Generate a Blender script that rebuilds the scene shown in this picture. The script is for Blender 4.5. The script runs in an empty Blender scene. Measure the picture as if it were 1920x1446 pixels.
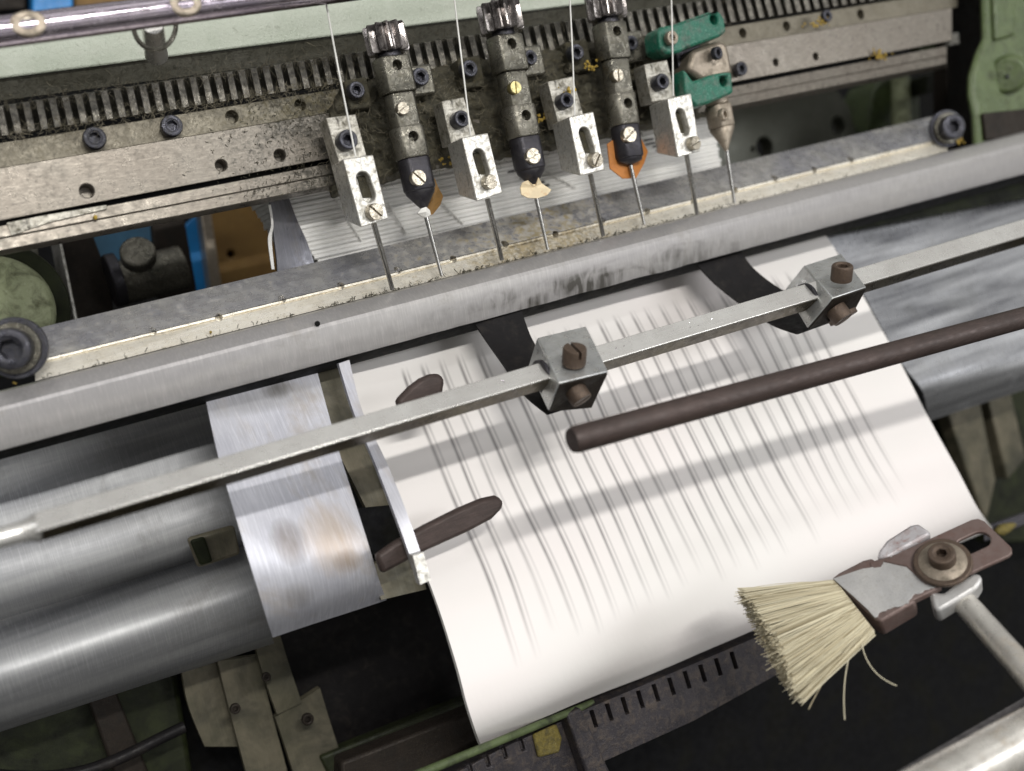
import bpy, bmesh, math, random
from mathutils import Vector, Matrix, noise
random.seed(7)
SC = bpy.context.scene
COL = SC.collection
S = 0.001                       # everything below is written in millimetres
TILT = math.radians(-50)
R = Matrix.Rotation(TILT, 3, 'X')

# ------------------------------------------------------------------ camera
F = 2000.0
cx = Vector((.856, -.4624, -.231)).normalized()
cz = Vector((-.446, -.8869, .1217)); cz = (cz - cz.dot(cx)*cx).normalized()
cy = cz.cross(cx)
M = Matrix((cx, cy, cz)).transposed()
cam_d = bpy.data.cameras.new('camera'); cam = bpy.data.objects.new('camera', cam_d); COL.objects.link(cam)
cam_d.sensor_width = 36; cam_d.lens = F/1920*36
cam_d.clip_start = .01; cam_d.clip_end = 50
cam.matrix_world = (R @ M).to_4x4()
cam_d.dof.use_dof = True; cam_d.dof.focus_distance = .325; cam_d.dof.aperture_fstop = 8.5
SC.camera = cam

# ------------------------------------------------------------------ world, lamps, exposure
w = bpy.data.worlds.new('World'); SC.world = w; w.use_nodes = True
nt = w.node_tree; nt.nodes.clear()
wo = nt.nodes.new('ShaderNodeOutputWorld'); bg = nt.nodes.new('ShaderNodeBackground')
tc = nt.nodes.new('ShaderNodeTexCoord'); sp = nt.nodes.new('ShaderNodeSeparateXYZ')
rmp = nt.nodes.new('ShaderNodeValToRGB'); mp = nt.nodes.new('ShaderNodeMapRange')
nt.links.new(tc.outputs['Generated'], sp.inputs[0]); nt.links.new(sp.outputs['Z'], mp.inputs[0])
mp.inputs[1].default_value = -1; mp.inputs[2].default_value = 1
nt.links.new(mp.outputs[0], rmp.inputs[0])
e = rmp.color_ramp.elements
e[0].position = .0; e[0].color = (.05, .05, .047, 1)
e[1].position = 1; e[1].color = (.84, .84, .84, 1)
a = e.new(.42); a.color = (.13, .127, .118, 1)
a = e.new(.58); a.color = (.50, .495, .475, 1)
mx = nt.nodes.new('ShaderNodeMapRange'); nt.links.new(sp.outputs['X'], mx.inputs[0])
mx.inputs[1].default_value = -1; mx.inputs[2].default_value = .6; mx.inputs[3].default_value = .28; mx.inputs[4].default_value = 1.12
vm = nt.nodes.new('ShaderNodeVectorMath'); vm.operation = 'SCALE'; nt.links.new(rmp.outputs[0], vm.inputs[0]); nt.links.new(mx.outputs[0], vm.inputs['Scale'])
# bright bands added to the unseen surroundings to give bare metal highlights
def wmath(op, a_, b_=0.):
    n_ = nt.nodes.new('ShaderNodeMath'); n_.operation = op
    for i_, v_ in enumerate((a_, b_)):
        if hasattr(v_, 'is_linked'): nt.links.new(v_, n_.inputs[i_])
        else: n_.inputs[i_].default_value = v_
    return n_.outputs[0]
iz = wmath('DIVIDE', sp.outputs['Y'], wmath('MAXIMUM', sp.outputs['Z'], .02)); ixx = wmath('DIVIDE', sp.outputs['X'], wmath('MAXIMUM', sp.outputs['Z'], .02))
row_ = wmath('GREATER_THAN', wmath('SINE', wmath('MULTIPLY', iz, 4.2)), .93); col_ = wmath('GREATER_THAN', wmath('SINE', wmath('ADD', wmath('MULTIPLY', ixx, 1.9), .7)), -.35)
tb = wmath('MULTIPLY', wmath('MULTIPLY', row_, col_), wmath('GREATER_THAN', sp.outputs['Z'], .22))
va = nt.nodes.new('ShaderNodeMixRGB'); va.blend_type = 'ADD'; nt.links.new(wmath('MULTIPLY', tb, 1.0), va.inputs[0]); nt.links.new(vm.outputs[0], va.inputs[1]); va.inputs[2].default_value = (2.6, 2.6, 2.55, 1)
nt.links.new(va.outputs[0], bg.inputs[0]); bg.inputs[1].default_value = .62
nt.links.new(bg.outputs[0], wo.inputs[0])

def area(name, loc, target, sx, sy, power, col):
    d = bpy.data.lights.new(name, 'AREA'); d.shape = 'RECTANGLE'; d.size = sx*S; d.size_y = sy*S
    d.energy = power; d.color = col
    o = bpy.data.objects.new(name, d); COL.objects.link(o)
    l = R @ Vector(loc) * S; t = R @ Vector(target) * S
    z = (l - t).normalized(); x = Vector((1, 0, 0)); x = (x - x.dot(z)*z).normalized(); y = z.cross(x)
    o.matrix_world = Matrix.Translation(l) @ Matrix((x, y, z)).transposed().to_4x4()
    return o
area('ceiling_or_fill_lamp', (40, -600, 370), (170, 285, -40), 380, 24, 6.4, (1, .985, .95))
area('ceiling_or_fill_lamp', (760, -640, 60), (230, 330, 40), 600, 160, 4.0, (.97, .98, 1))  # unseen fill lamp, added low at front right to brighten the book stack
area('ceiling_or_fill_lamp', (-700, -500, 700), (120, 300, 20), 700, 60, 2, (.98, .99, 1))
SC.view_settings.view_transform = 'Standard'; SC.view_settings.look = 'None'
SC.view_settings.exposure = -.05; SC.view_settings.gamma = 1
SC.render.engine = 'CYCLES'

# ------------------------------------------------------------------ pixel of the survey photo -> point (mm) on a plane Y
def P(px, py, Y):
    d = M @ Vector((px-960, 723-py, -F))
    return d * (Y/d.y)
def mpp(px, Y): return Y/(1774-.4624*(px-960))
def L(a, b):
    return lambda x: a[1] + (b[1]-a[1])*(x-a[0])/(b[0]-a[0])

# ------------------------------------------------------------------ materials
def lin(c):
    if isinstance(c, str):
        c = [int(c[i:i+2], 16)/255 for i in (0, 2, 4)]
        c = [x/12.92 if x <= .04045 else ((x+.055)/1.055)**2.4 for x in c]
    return (*c[:3], 1)
class NT:
    def __init__(s, name):
        s.m = bpy.data.materials.new(name); s.m.use_nodes = True; s.t = s.m.node_tree; s.t.nodes.clear()
        s.out = s.n('ShaderNodeOutputMaterial'); s.b = s.n('ShaderNodeBsdfPrincipled'); s.l(s.b.outputs[0], s.out.inputs[0])
        s.tc = s.n('ShaderNodeTexCoord')
    def n(s, k, **kw):
        x = s.t.nodes.new(k)
        for a, v in kw.items(): setattr(x, a, v)
        return x
    def l(s, a, b): s.t.links.new(a, b)
    def noise(s, scale, stretch=(1, 1, 1), detail=4, rough=.6, rot=(0, 0, 0), dist=0):
        mpn = s.n('ShaderNodeMapping'); mpn.inputs['Scale'].default_value = tuple(1000*scale*k for k in stretch)
        mpn.inputs['Rotation'].default_value = rot
        s.l(s.tc.outputs['Object'], mpn.inputs[0])
        x = s.n('ShaderNodeTexNoise'); x.inputs['Scale'].default_value = 1; x.inputs['Detail'].default_value = detail
        x.inputs['Roughness'].default_value = rough; x.inputs['Distortion'].default_value = dist
        s.l(mpn.outputs[0], x.inputs['Vector']); return x.outputs['Fac']
    def rng(s, v, a, b, c=0., d=1.):
        x = s.n('ShaderNodeMapRange'); s.l(v, x.inputs[0])
        for i, k in enumerate((a, b, c, d)): x.inputs[i+1].default_value = k
        return x.outputs[0]
    def mix(s, f, a, b):
        x = s.n('ShaderNodeMix', data_type='RGBA')
        for sock, v in ((x.inputs[0], f), (x.inputs[6], a), (x.inputs[7], b)):
            if hasattr(v, 'is_linked'): s.l(v, sock)
            elif isinstance(v, (int, float)): sock.default_value = v
            else: sock.default_value = v
        return x.outputs[2]
    def math(s, op, a, b=0.):
        x = s.n('ShaderNodeMath', operation=op)
        for i, v in enumerate((a, b)):
            if hasattr(v, 'is_linked'): s.l(v, x.inputs[i])
            else: x.inputs[i].default_value = v
        return x.outputs[0]

def metal(name, base, rough=.4, met=.8, dirt=None, damt=.5, dscale=.25, base2=None, scratch=.0, sdir=(1, 1, 1),
          bump=.15, bscale=1.5, speck=None, samt=.3, dirt2=None, grad=None, bdir=(1, 1, 1), rv=1., bw=.15):
    k = NT(name); c = lin(base)
    big = k.noise(.06, stretch=bdir, dist=.4); col = k.mix(k.rng(big, .5-bw, .5+bw), c, lin(base2) if base2 else tuple(x*.7 for x in c[:3])+(1,))
    rg = k.rng(k.noise(.35, detail=5), .3, .7, max(rough-.13*rv, .04), rough+.16*rv)
    sc = k.noise(3, stretch=sdir, detail=3)
    if scratch:
        col = k.mix(k.rng(sc, .52, .62, 0, scratch), col, tuple(min(1, x*1.7) for x in c[:3])+(1,))
        col = k.mix(k.rng(sc, .36, .46, scratch*.7, 0), col, tuple(x*.35 for x in c[:3])+(1,))
    k.b.inputs['Metallic'].default_value = met
    if speck:
        s_ = k.rng(k.noise(1.9, detail=6, rough=.75), .54, .70, 0, samt); col = k.mix(s_, col, lin(speck))
    if dirt:
        d = k.noise(dscale, detail=8, rough=.72, dist=.5)
        if grad:                      # dirt gathers round one place along the part: (centre mm, half width mm, amount)
            sx_ = k.n('ShaderNodeSeparateXYZ'); k.l(k.tc.outputs['Object'], sx_.inputs[0])
            dd = k.math('ABSOLUTE', k.math('SUBTRACT', sx_.outputs[0], grad[0]*S))
            g_ = k.rng(dd, 0, grad[1]*S, grad[2], 0); g_ = k.math('MULTIPLY', g_, k.rng(k.noise(.09, detail=3), .35, .6, .3, 1.2)); d = k.math('ADD', d, g_)
        f = k.rng(d, .56-.22*damt, .80-.26*damt, 0, .85)
        dc = lin(dirt)
        if dirt2: dc = k.mix(k.rng(k.noise(.5, detail=5), .42, .6), lin(dirt), lin(dirt2))
        col = k.mix(f, col, dc)
        k.l(k.rng(f, 0, 1, met, .0), k.b.inputs['Metallic'])
        rg = k.math('MAXIMUM', rg, k.math('MULTIPLY', f, .85))
    k.l(col, k.b.inputs['Base Color']); k.l(rg, k.b.inputs['Roughness'])
    bp = k.n('ShaderNodeBump'); bp.inputs['Distance'].default_value = .0004; bp.inputs['Strength'].default_value = bump
    h = k.math('ADD', k.noise(bscale, detail=6, rough=.65), k.math('MULTIPLY', sc, .5))
    if dirt: h = k.math('ADD', h, k.math('MULTIPLY', f, .8))
    k.l(h, bp.inputs['Height']); k.l(bp.outputs[0], k.b.inputs['Normal'])
    return k.m

X = dict(
 frame = metal('frame_steel', '7b756c', .36, .65, dirt='4a453b', damt=.12, dscale=1.1, base2='766f66', scratch=.3, sdir=(.12, 1, .5), bump=.1, speck='45403a', samt=.15, grad=(P(640, 300, 317).x-P(800, 330, 320).x, 42, .28), dirt2='2c2a22'),
 frame_r = metal('frame_steel_clean', '857d74', .4, .6, dirt='544f44', damt=.2, dscale=.2, base2='746c62', scratch=.2, sdir=(.1, 1, 1), bump=.12),
 strip = metal('strip_steel', '7c7668', .45, .55, dirt='3d392c', damt=.35, dscale=.9, base2='706a5d', bump=.25, speck='2c2920', samt=.3, grad=(P(640, 300, 317).x-P(800, 330, 320).x, 38, .24), dirt2='5a5238'),
 rack = metal('rack_steel', '4a473c', .6, .3, dirt='25231c', damt=.5, dscale=.8, base2='353229', bump=.8, speck='7a7564', samt=.5),
 grime = metal('greasy_dirt', '3b382c', .65, .3, dirt='1d1c16', damt=.55, dscale=.35, base2='565244', bump=1.0, bscale=1.2, speck='8d8468', samt=.5, dirt2='4c442c'),
 enamel = metal('pale_green_enamel', 'bcc1b3', .3, 0, dirt='6b6a50', damt=-.25, dscale=.4, base2='aeb5a5', bump=1.0, bscale=.8),
 edge = metal('grimy_edge', '76746a', .5, .2, dirt='3b392f', damt=.5, dscale=.6, base2='605e52', bump=.5, speck='8f8c78', samt=.4),
 chrome = metal('chrome', 'beb4bc', .14, 1, dirt='6a6058', damt=.05, dscale=.6, base2='a79daa', bump=.04),
 alu = metal('needle_block_steel', 'd8d6d0', .34, .65, dirt='6b5f40', damt=.42, dscale=.6, base2='c3c0b8', bump=.15, speck='4a4230', samt=.55, dirt2='332b1c'),
 spin = metal('spindle_steel', '807c72', .28, .85, dirt='2c2a22', damt=.45, dscale=.7, base2='55534b', bump=.3, speck='a8a494', samt=.3, dirt2='4a4630'),
 gear = metal('gear_steel', 'a39d9a', .25, .95, dirt='3c352c', damt=.3, dscale=.6, base2='75706e', bump=.08),
 tip = metal('blackened_steel', '3c3a3e', .36, .7, dirt='26231f', damt=.3, dscale=.7, base2='35343a', bump=.25, speck='7a7570', samt=.3),
 screw = metal('black_oxide', '4a4a52', .33, .7, dirt='2a2823', damt=.35, dscale=.7, base2='36363c', bump=.3, speck='8a8880', samt=.3),
 slotscrew = metal('screw_steel', 'c0b8a8', .3, .9, dirt='5a4f38', damt=.3, dscale=.8, base2='a0988a', bump=.2),
 brass = metal('yellowed_screw', 'd0c48c', .32, .9, dirt='5a4f30', damt=.3, dscale=.8, bump=.2),
 rust = metal('brown_screw', '66564a', .48, .6, dirt='3c3028', damt=.35, dscale=.6, base2='574a40', bump=.35, speck='9c8360', samt=.3),
 needle = metal('needle_steel', 'b8b6b2', .2, 1, bump=.03),
 patina = metal('table_patina', 'd4d2ce', .28, .7, dirt='a8a296', damt=.0, dscale=.35, base2='b2b2b8', bump=.06, bscale=2.5, speck='8e8878', samt=.12, dirt2='8c7c50', grad=(P(1000, 450, 313).x-P(900, 500, 315).x, 62, .3), scratch=.15, sdir=(.05, 1, 1)),
 cream = metal('table_strip', 'f4eee0', .32, .5, dirt='8d7c56', damt=.1, dscale=.8, base2='e4dccb', scratch=.3, sdir=(.05, 1, 2), bump=.15, speck='7a6e54', samt=.3, dirt2='5e5236', grad=(P(1000, 450, 313).x-P(900, 500, 315).x, 60, .26)),
 saddle = metal('saddle_steel', 'aaa6a2', .4, .5, dirt='8a857e', damt=.2, dscale=.1, base2='9e9a9a', scratch=.15, sdir=(.8, .2, .05), bump=.06, bscale=2),
 hexsteel = metal('hex_bar_steel', 'e6e4df', .28, .75, dirt='9a948a', damt=-.1, dscale=.5, base2='d6d3ce', bump=.01, rv=.25, scratch=.08, sdir=(.04, 1, 1)),
 clamp = metal('clamp_steel', 'cfd0ce', .34, .75, dirt='7a7464', damt=.15, dscale=.6, base2='b4b6b6', bump=.06, speck='5c4a34', samt=.2),
 rod = metal('brown_rod', '463a36', .5, .35, dirt='382c27', damt=.35, dscale=.12, bump=.15, scratch=.3, sdir=(.08, 1, 1), speck='6a5850', samt=.15),
 black = metal('black_arm', '1a1819', .5, .2, dirt='2c2824', damt=.25, dscale=.2, bump=.15),
 sheet = metal('sheet_steel', 'a5a5a5', .52, .65, dirt='57534e', damt=.15, dscale=.03, base2='76777a', scratch=.12, sdir=(1.2, .04, .04), bump=0, bdir=(.12, 1, 1.6), rv=.15),
 sheetdk = metal('dull_sheet', '85858a', .4, .8, dirt='6c665c', damt=.3, dscale=.05, base2='707078', scratch=.25, sdir=(1.2, .04, .04), bump=.06),
 sheetbr = metal('bright_sheet', 'c4c4ca', .42, .5, dirt='93836a', damt=.42, dscale=.022, base2='a9a9b2', scratch=.15, sdir=(1.2, .04, .04), bump=0, rv=.1, bw=.3),
 slat = metal('beige_slat', '6b6453', .55, .2, dirt='2c2b20', damt=.55, dscale=.05, base2='4c4939', bump=.05, scratch=.1, sdir=(1.2, .04, .04)),
 olive = metal('olive_paint', '2e331d', .45, 0, dirt='12130d', damt=.6, dscale=.08, base2='1d2014', bump=.2),
 green = metal('green_casting', '57653f', .36, 0, dirt='343a22', damt=.3, dscale=.25, base2='485634', bump=.5, bscale=.5, speck='c0bc98', samt=.3),
 teal = metal('teal_paint', '08604a', .35, 0, dirt='6d7068', damt=.42, dscale=.3, base2='085a45', bump=.35, speck='8fb8a8', samt=.6, dirt2='2c3a32'),
 beige = metal('worn_bronze', 'a89c8c', .38, .7, dirt='5a5140', damt=.35, dscale=.5, base2='8a7f72', bump=.3, speck='d0c8b4', samt=.4),
 dark = metal('dark_interior', '0c0c0e', .85, 0, dirt='121109', damt=.4, dscale=.05, bump=.2),
 darkbr = metal('dark_brown_cast', '2e2823', .5, .3, dirt='1d1a17', damt=.4, dscale=.15, bump=.3, speck='6a6450', samt=.2),
 rail = metal('notched_rail', '3e3a3d', .5, .4, dirt='54493f', damt=.4, dscale=.3, base2='2e2b2f', bump=.5, speck='8a847a', samt=.3),
 teeth = metal('rack_tooth', '8b867c', .34, .7, dirt='2e2c26', damt=.6, dscale=.7, base2='6a665e', bump=.4, speck='24221d', samt=.6),
 dimblue = metal('dim_blue', '44708c', .5, 0, dirt='5a6a74', damt=.3, dscale=.04, bump=.05),
 pale = metal('worn_pale_green', 'b4ba94', .5, 0, dirt='55573a', damt=.5, dscale=.2, base2='9aa27a', bump=.6, speck='e0e0c8', samt=.4),
 cover = metal('cover_plate', '84857a', .4, .3, dirt='6a6a5c', damt=.3, dscale=.05, base2='74756a', bump=.08),
 blue = metal('blue_plastic', '1f82c8', .4, 0, dirt='2f72a0', damt=.2, dscale=.05, bump=.05),
 board = metal('brown_board', '8a6a34', .6, 0, dirt='6a5028', damt=.4, dscale=.04, base2='7a5a2a', bump=.1),
 ferrule = metal('rusty_ferrule', '6a5a55', .5, .4, dirt='5a4038', damt=.35, dscale=.3, base2='786863', bump=.2, speck='8a6a5a', samt=.3),
 coating = metal('pale_coating', 'c2c0bd', .4, .4, dirt='9a968e', damt=.1, dscale=.5, base2='b4b3b2', bump=.2, speck='5a524c', samt=.35),
 whitetab = metal('chipped_white', 'c8c4c6', .4, .3, dirt='7a4a38', damt=.3, dscale=.3, bump=.3),
 steelrod = metal('brush_rod_steel', 'd8d4cc', .3, .6, dirt='8a7250', damt=.2, dscale=.1, bump=.06),
 scrap = metal('cream_scrap', 'efdcb8', .7, 0, dirt='c48a48', damt=.15, dscale=.5, bump=.4),
 orange = metal('orange_scrap', 'c07a34', .55, 0, dirt='9a5a20', damt=.35, dscale=.5, bump=.3),
 golden = metal('golden_scrap', '8f6a34', .6, 0, dirt='5f4826', damt=.4, dscale=.4, bump=.4),
 yellow = metal('yellow_grease', 'c8a848', .6, 0, dirt='8a7434', damt=.4, dscale=1, bump=1),
 thread = metal('white_thread', 'e8e6e0', .7, 0, bump=.1),
 lint = metal('lint_fibre', '7f7868', .9, 0, base2='5d5644', bump=0),
 mark = metal('black_ink', '28282a', .8, 0, bump=.05),
 underside = metal('dark_underside', '4a4236', .3, .8, dirt='2c261e', damt=.3, dscale=.3, base2='5c5440', bump=.03),  # brown of a dark reflection, painted into the hex bar's lower facet
 smear = metal('smeared_oil', '8c877f', .42, .45, base2='77726a', bump=.05),
 mplate = metal('mounting_plate_steel', 'bcb8ae', .4, .6, dirt='4c452e', damt=.62, dscale=.45, base2='a39e92', bump=.25, speck='3a3222', samt=.6, dirt2='2a261a'),
 olivelt = metal('dull_green_rail', '55613f', .45, 0, dirt='23261a', damt=.5, dscale=.1, bump=.1),
 dimyellow = metal('dusty_yellow', '7a6c2e', .7, 0, dirt='3a3624', damt=.5, dscale=.5, bump=.6, speck='a09a7a', samt=.4),
 glossy = metal('polished_sheet', 'dcdde0', .28, .85, dirt='6a6a66', damt=.15, dscale=.03, base2='707176', bump=0, scratch=.1, sdir=(1.2, .04, .04), bdir=(.12, 1, 1.6), rv=.2),
 sig = metal('paper_spine', 'f0eeea', .8, 0, dirt='dad8d2', damt=.4, dscale=.05, base2='e6e4e0', scratch=.2, sdir=(.03, 1, 2), bump=.2),
)
def saddle_mat():                     # bare steel with rubbed oil near the lower edge (attribute 'prof': along, across)
    m = metal('saddle_steel', 'b8b5b2', .36, .6, dirt='8a857e', damt=.0, dscale=.1, base2='a5a2a3', scratch=.12, sdir=(.8, .2, .05), bump=.02, bscale=2, bdir=(.12, 1, 1.5), rv=.35, bw=.25)
    t_ = m.node_tree; k = NT.__new__(NT); k.m = m; k.t = t_; k.b = next(n for n in t_.nodes if n.type == 'BSDF_PRINCIPLED')
    at = k.n('ShaderNodeAttribute', attribute_name='prof'); sx = k.n('ShaderNodeSeparateXYZ'); k.l(at.outputs['Vector'], sx.inputs[0])
    def nz(su, sv, det, dist):
        mp_ = k.n('ShaderNodeMapping'); mp_.inputs['Scale'].default_value = (su, sv, 1); k.l(at.outputs['Vector'], mp_.inputs[0])
        x = k.n('ShaderNodeTexNoise'); x.inputs['Scale'].default_value = 1; x.inputs['Detail'].default_value = det; x.inputs['Distortion'].default_value = dist; k.l(mp_.outputs[0], x.inputs['Vector']); return x.outputs['Fac']
    g = k.rng(k.math('ABSOLUTE', k.math('SUBTRACT', sx.outputs[0], .565)), .02, .17, 1, 0)
    low = k.rng(sx.outputs[1], .42, .95, 0, 1)
    st = k.rng(nz(150, 2.2, 5, .6), .40, .72); pt = k.rng(nz(26, 2.5, 4, .8), .42, .66)
    f = k.math('MULTIPLY', k.math('MULTIPLY', g, low), k.math('MULTIPLY', k.math('ADD', st, .25), k.math('ADD', pt, .12)))
    f = k.math('MINIMUM', k.math('MULTIPLY', f, 1.5), .85)
    edge = k.math('MULTIPLY', k.rng(sx.outputs[1], .93, 1.0, 0, .45), k.rng(nz(40, 1, 4, 0), .4, .6)); f = k.math('MAXIMUM', f, edge)
    old = k.b.inputs['Base Color'].links[0].from_socket
    k.l(k.mix(f, old, lin('3a372f')), k.b.inputs['Base Color'])
    return m
X['saddle'] = saddle_mat()
def smudged_mat():
    m = metal('smudged_sheet', 'c6c6cc', .42, .5, dirt='93836a', damt=.3, dscale=.022, base2='a9a9b2', scratch=.2, sdir=(1.2, .04, .04), bump=0, rv=.1, bw=.3)
    k = NT.__new__(NT); k.m = m; k.t = m.node_tree; k.b = next(n for n in k.t.nodes if n.type == 'BSDF_PRINCIPLED'); k.tc = next(n for n in k.t.nodes if n.type == 'TEX_COORD')
    uv = k.n('ShaderNodeSeparateXYZ'); k.l(k.tc.outputs['UV'], uv.inputs[0]); col = k.b.inputs['Base Color'].links[0].from_socket
    for cu, cv, ru, rv_, c_, am in ((.36, .60, .15, .075, '5a4c3e', .7), (.30, .80, .13, .06, '7a7268', .45), (.72, .62, .26, .14, 'ab9478', .6), (.78, .70, .12, .05, '7c6850', .5), (.5, .10, .6, .05, '7c7a76', .5), (.62, .06, .15, .05, '4e4a40', .7)):
        du = k.math('DIVIDE', k.math('SUBTRACT', uv.outputs[0], cu), ru); dv = k.math('DIVIDE', k.math('SUBTRACT', uv.outputs[1], cv), rv_)
        r2_ = k.math('ADD', k.math('MULTIPLY', du, du), k.math('MULTIPLY', dv, dv))
        nn = k.noise(.5, stretch=(1.4, .3, .3), detail=3)
        f = k.rng(k.math('ADD', r2_, k.math('MULTIPLY', nn, .9)), .35, 1.7, am, 0); col = k.mix(f, col, lin(c_))
    k.l(col, k.b.inputs['Base Color']); return m
X['smudged'] = smudged_mat()
for q_ in ('dark', 'black', 'darkbr', 'olive'):
    next(n for n in X[q_].node_tree.nodes if n.type == 'BSDF_PRINCIPLED').inputs['Specular IOR Level'].default_value = .2
def bristle_mat():
    k = NT('bristle'); oi = k.n('ShaderNodeNewGeometry').outputs['Random Per Island']
    k.l(k.mix(k.rng(oi, .2, 1), lin('d4ccb2'), lin('9c8f72')), k.b.inputs['Base Color']); k.b.inputs['Roughness'].default_value = .45
    return k.m
X['bristle'] = bristle_mat()

def paper_mat():                      # white book paper; rows of tiny print run down the sheet (uv: u across, v down)
    k = NT('printed_paper'); uv = k.n('ShaderNodeSeparateXYZ'); k.l(k.tc.outputs['UV'], uv.inputs[0])
    u, v = uv.outputs[0], uv.outputs[1]
    def nz(su, sv, det=2):
        m = k.n('ShaderNodeMapping'); m.inputs['Scale'].default_value = (su, sv, 1); k.l(k.tc.outputs['UV'], m.inputs[0])
        x = k.n('ShaderNodeTexNoise'); x.inputs['Scale'].default_value = 1; x.inputs['Detail'].default_value = det; k.l(m.outputs[0], x.inputs['Vector']); return x.outputs['Fac']
    N = 31.0
    ph = k.math('ADD', k.math('MULTIPLY', u, N), k.math('MULTIPLY', k.math('SUBTRACT', nz(9, 1.2, 1), .5), .7)); row = k.math('FLOOR', ph); fr = k.math('FRACT', ph)
    d = k.math('ABSOLUTE', k.math('SUBTRACT', fr, .5))
    line = k.math('MAXIMUM', k.rng(d, .01, .14, 1, 0), k.rng(k.math('ABSOLUTE', k.math('SUBTRACT', fr, .74)), .0, .1, .55, 0))
    wn = k.n('ShaderNodeTexWhiteNoise', noise_dimensions='1D'); k.l(row, wn.inputs['W'])
    end = k.math('ADD', k.math('MULTIPLY', wn.outputs[0], .07), .60)
    end = k.math('SUBTRACT', end, k.math('MULTIPLY', k.math('POWER', k.math('ABSOLUTE', k.math('SUBTRACT', u, .1)), 1.0), .06))
    m1 = k.rng(k.math('SUBTRACT', end, v), 0, .2, 0, 1)
    m0 = k.rng(v, .075, .1); mu = k.math('MULTIPLY', k.rng(u, .065, .07), k.rng(u, .86, .87, 1, 0))
    gap = k.rng(wn.outputs[0], .0, .3, .75, 1)
    words = k.rng(nz(N*.9, 14, 4), .3, .55, .78, 1)
    f = line
    for q in (m1, m0, mu, gap, words): f = k.math('MULTIPLY', f, q)
    f = k.math('MULTIPLY', f, .72)
    col = k.mix(f, lin('e0dcd8'), lin('443e40'))
    tint = k.rng(nz(2.5, 2.5, 2), .4, .65, 0, .35); col = k.mix(k.math('MULTIPLY', tint, k.math('SUBTRACT', 1, f)), col, lin('efe3e2'))
    k.l(col, k.b.inputs['Base Color']); k.b.inputs['Roughness'].default_value = .6
    bp = k.n('ShaderNodeBump'); bp.inputs['Distance'].default_value = .0003; bp.inputs['Strength'].default_value = .2
    k.l(nz(60, 8, 3), bp.inputs['Height']); k.l(bp.outputs[0], k.b.inputs['Normal'])
    return k.m
X['paper'] = paper_mat()

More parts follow.
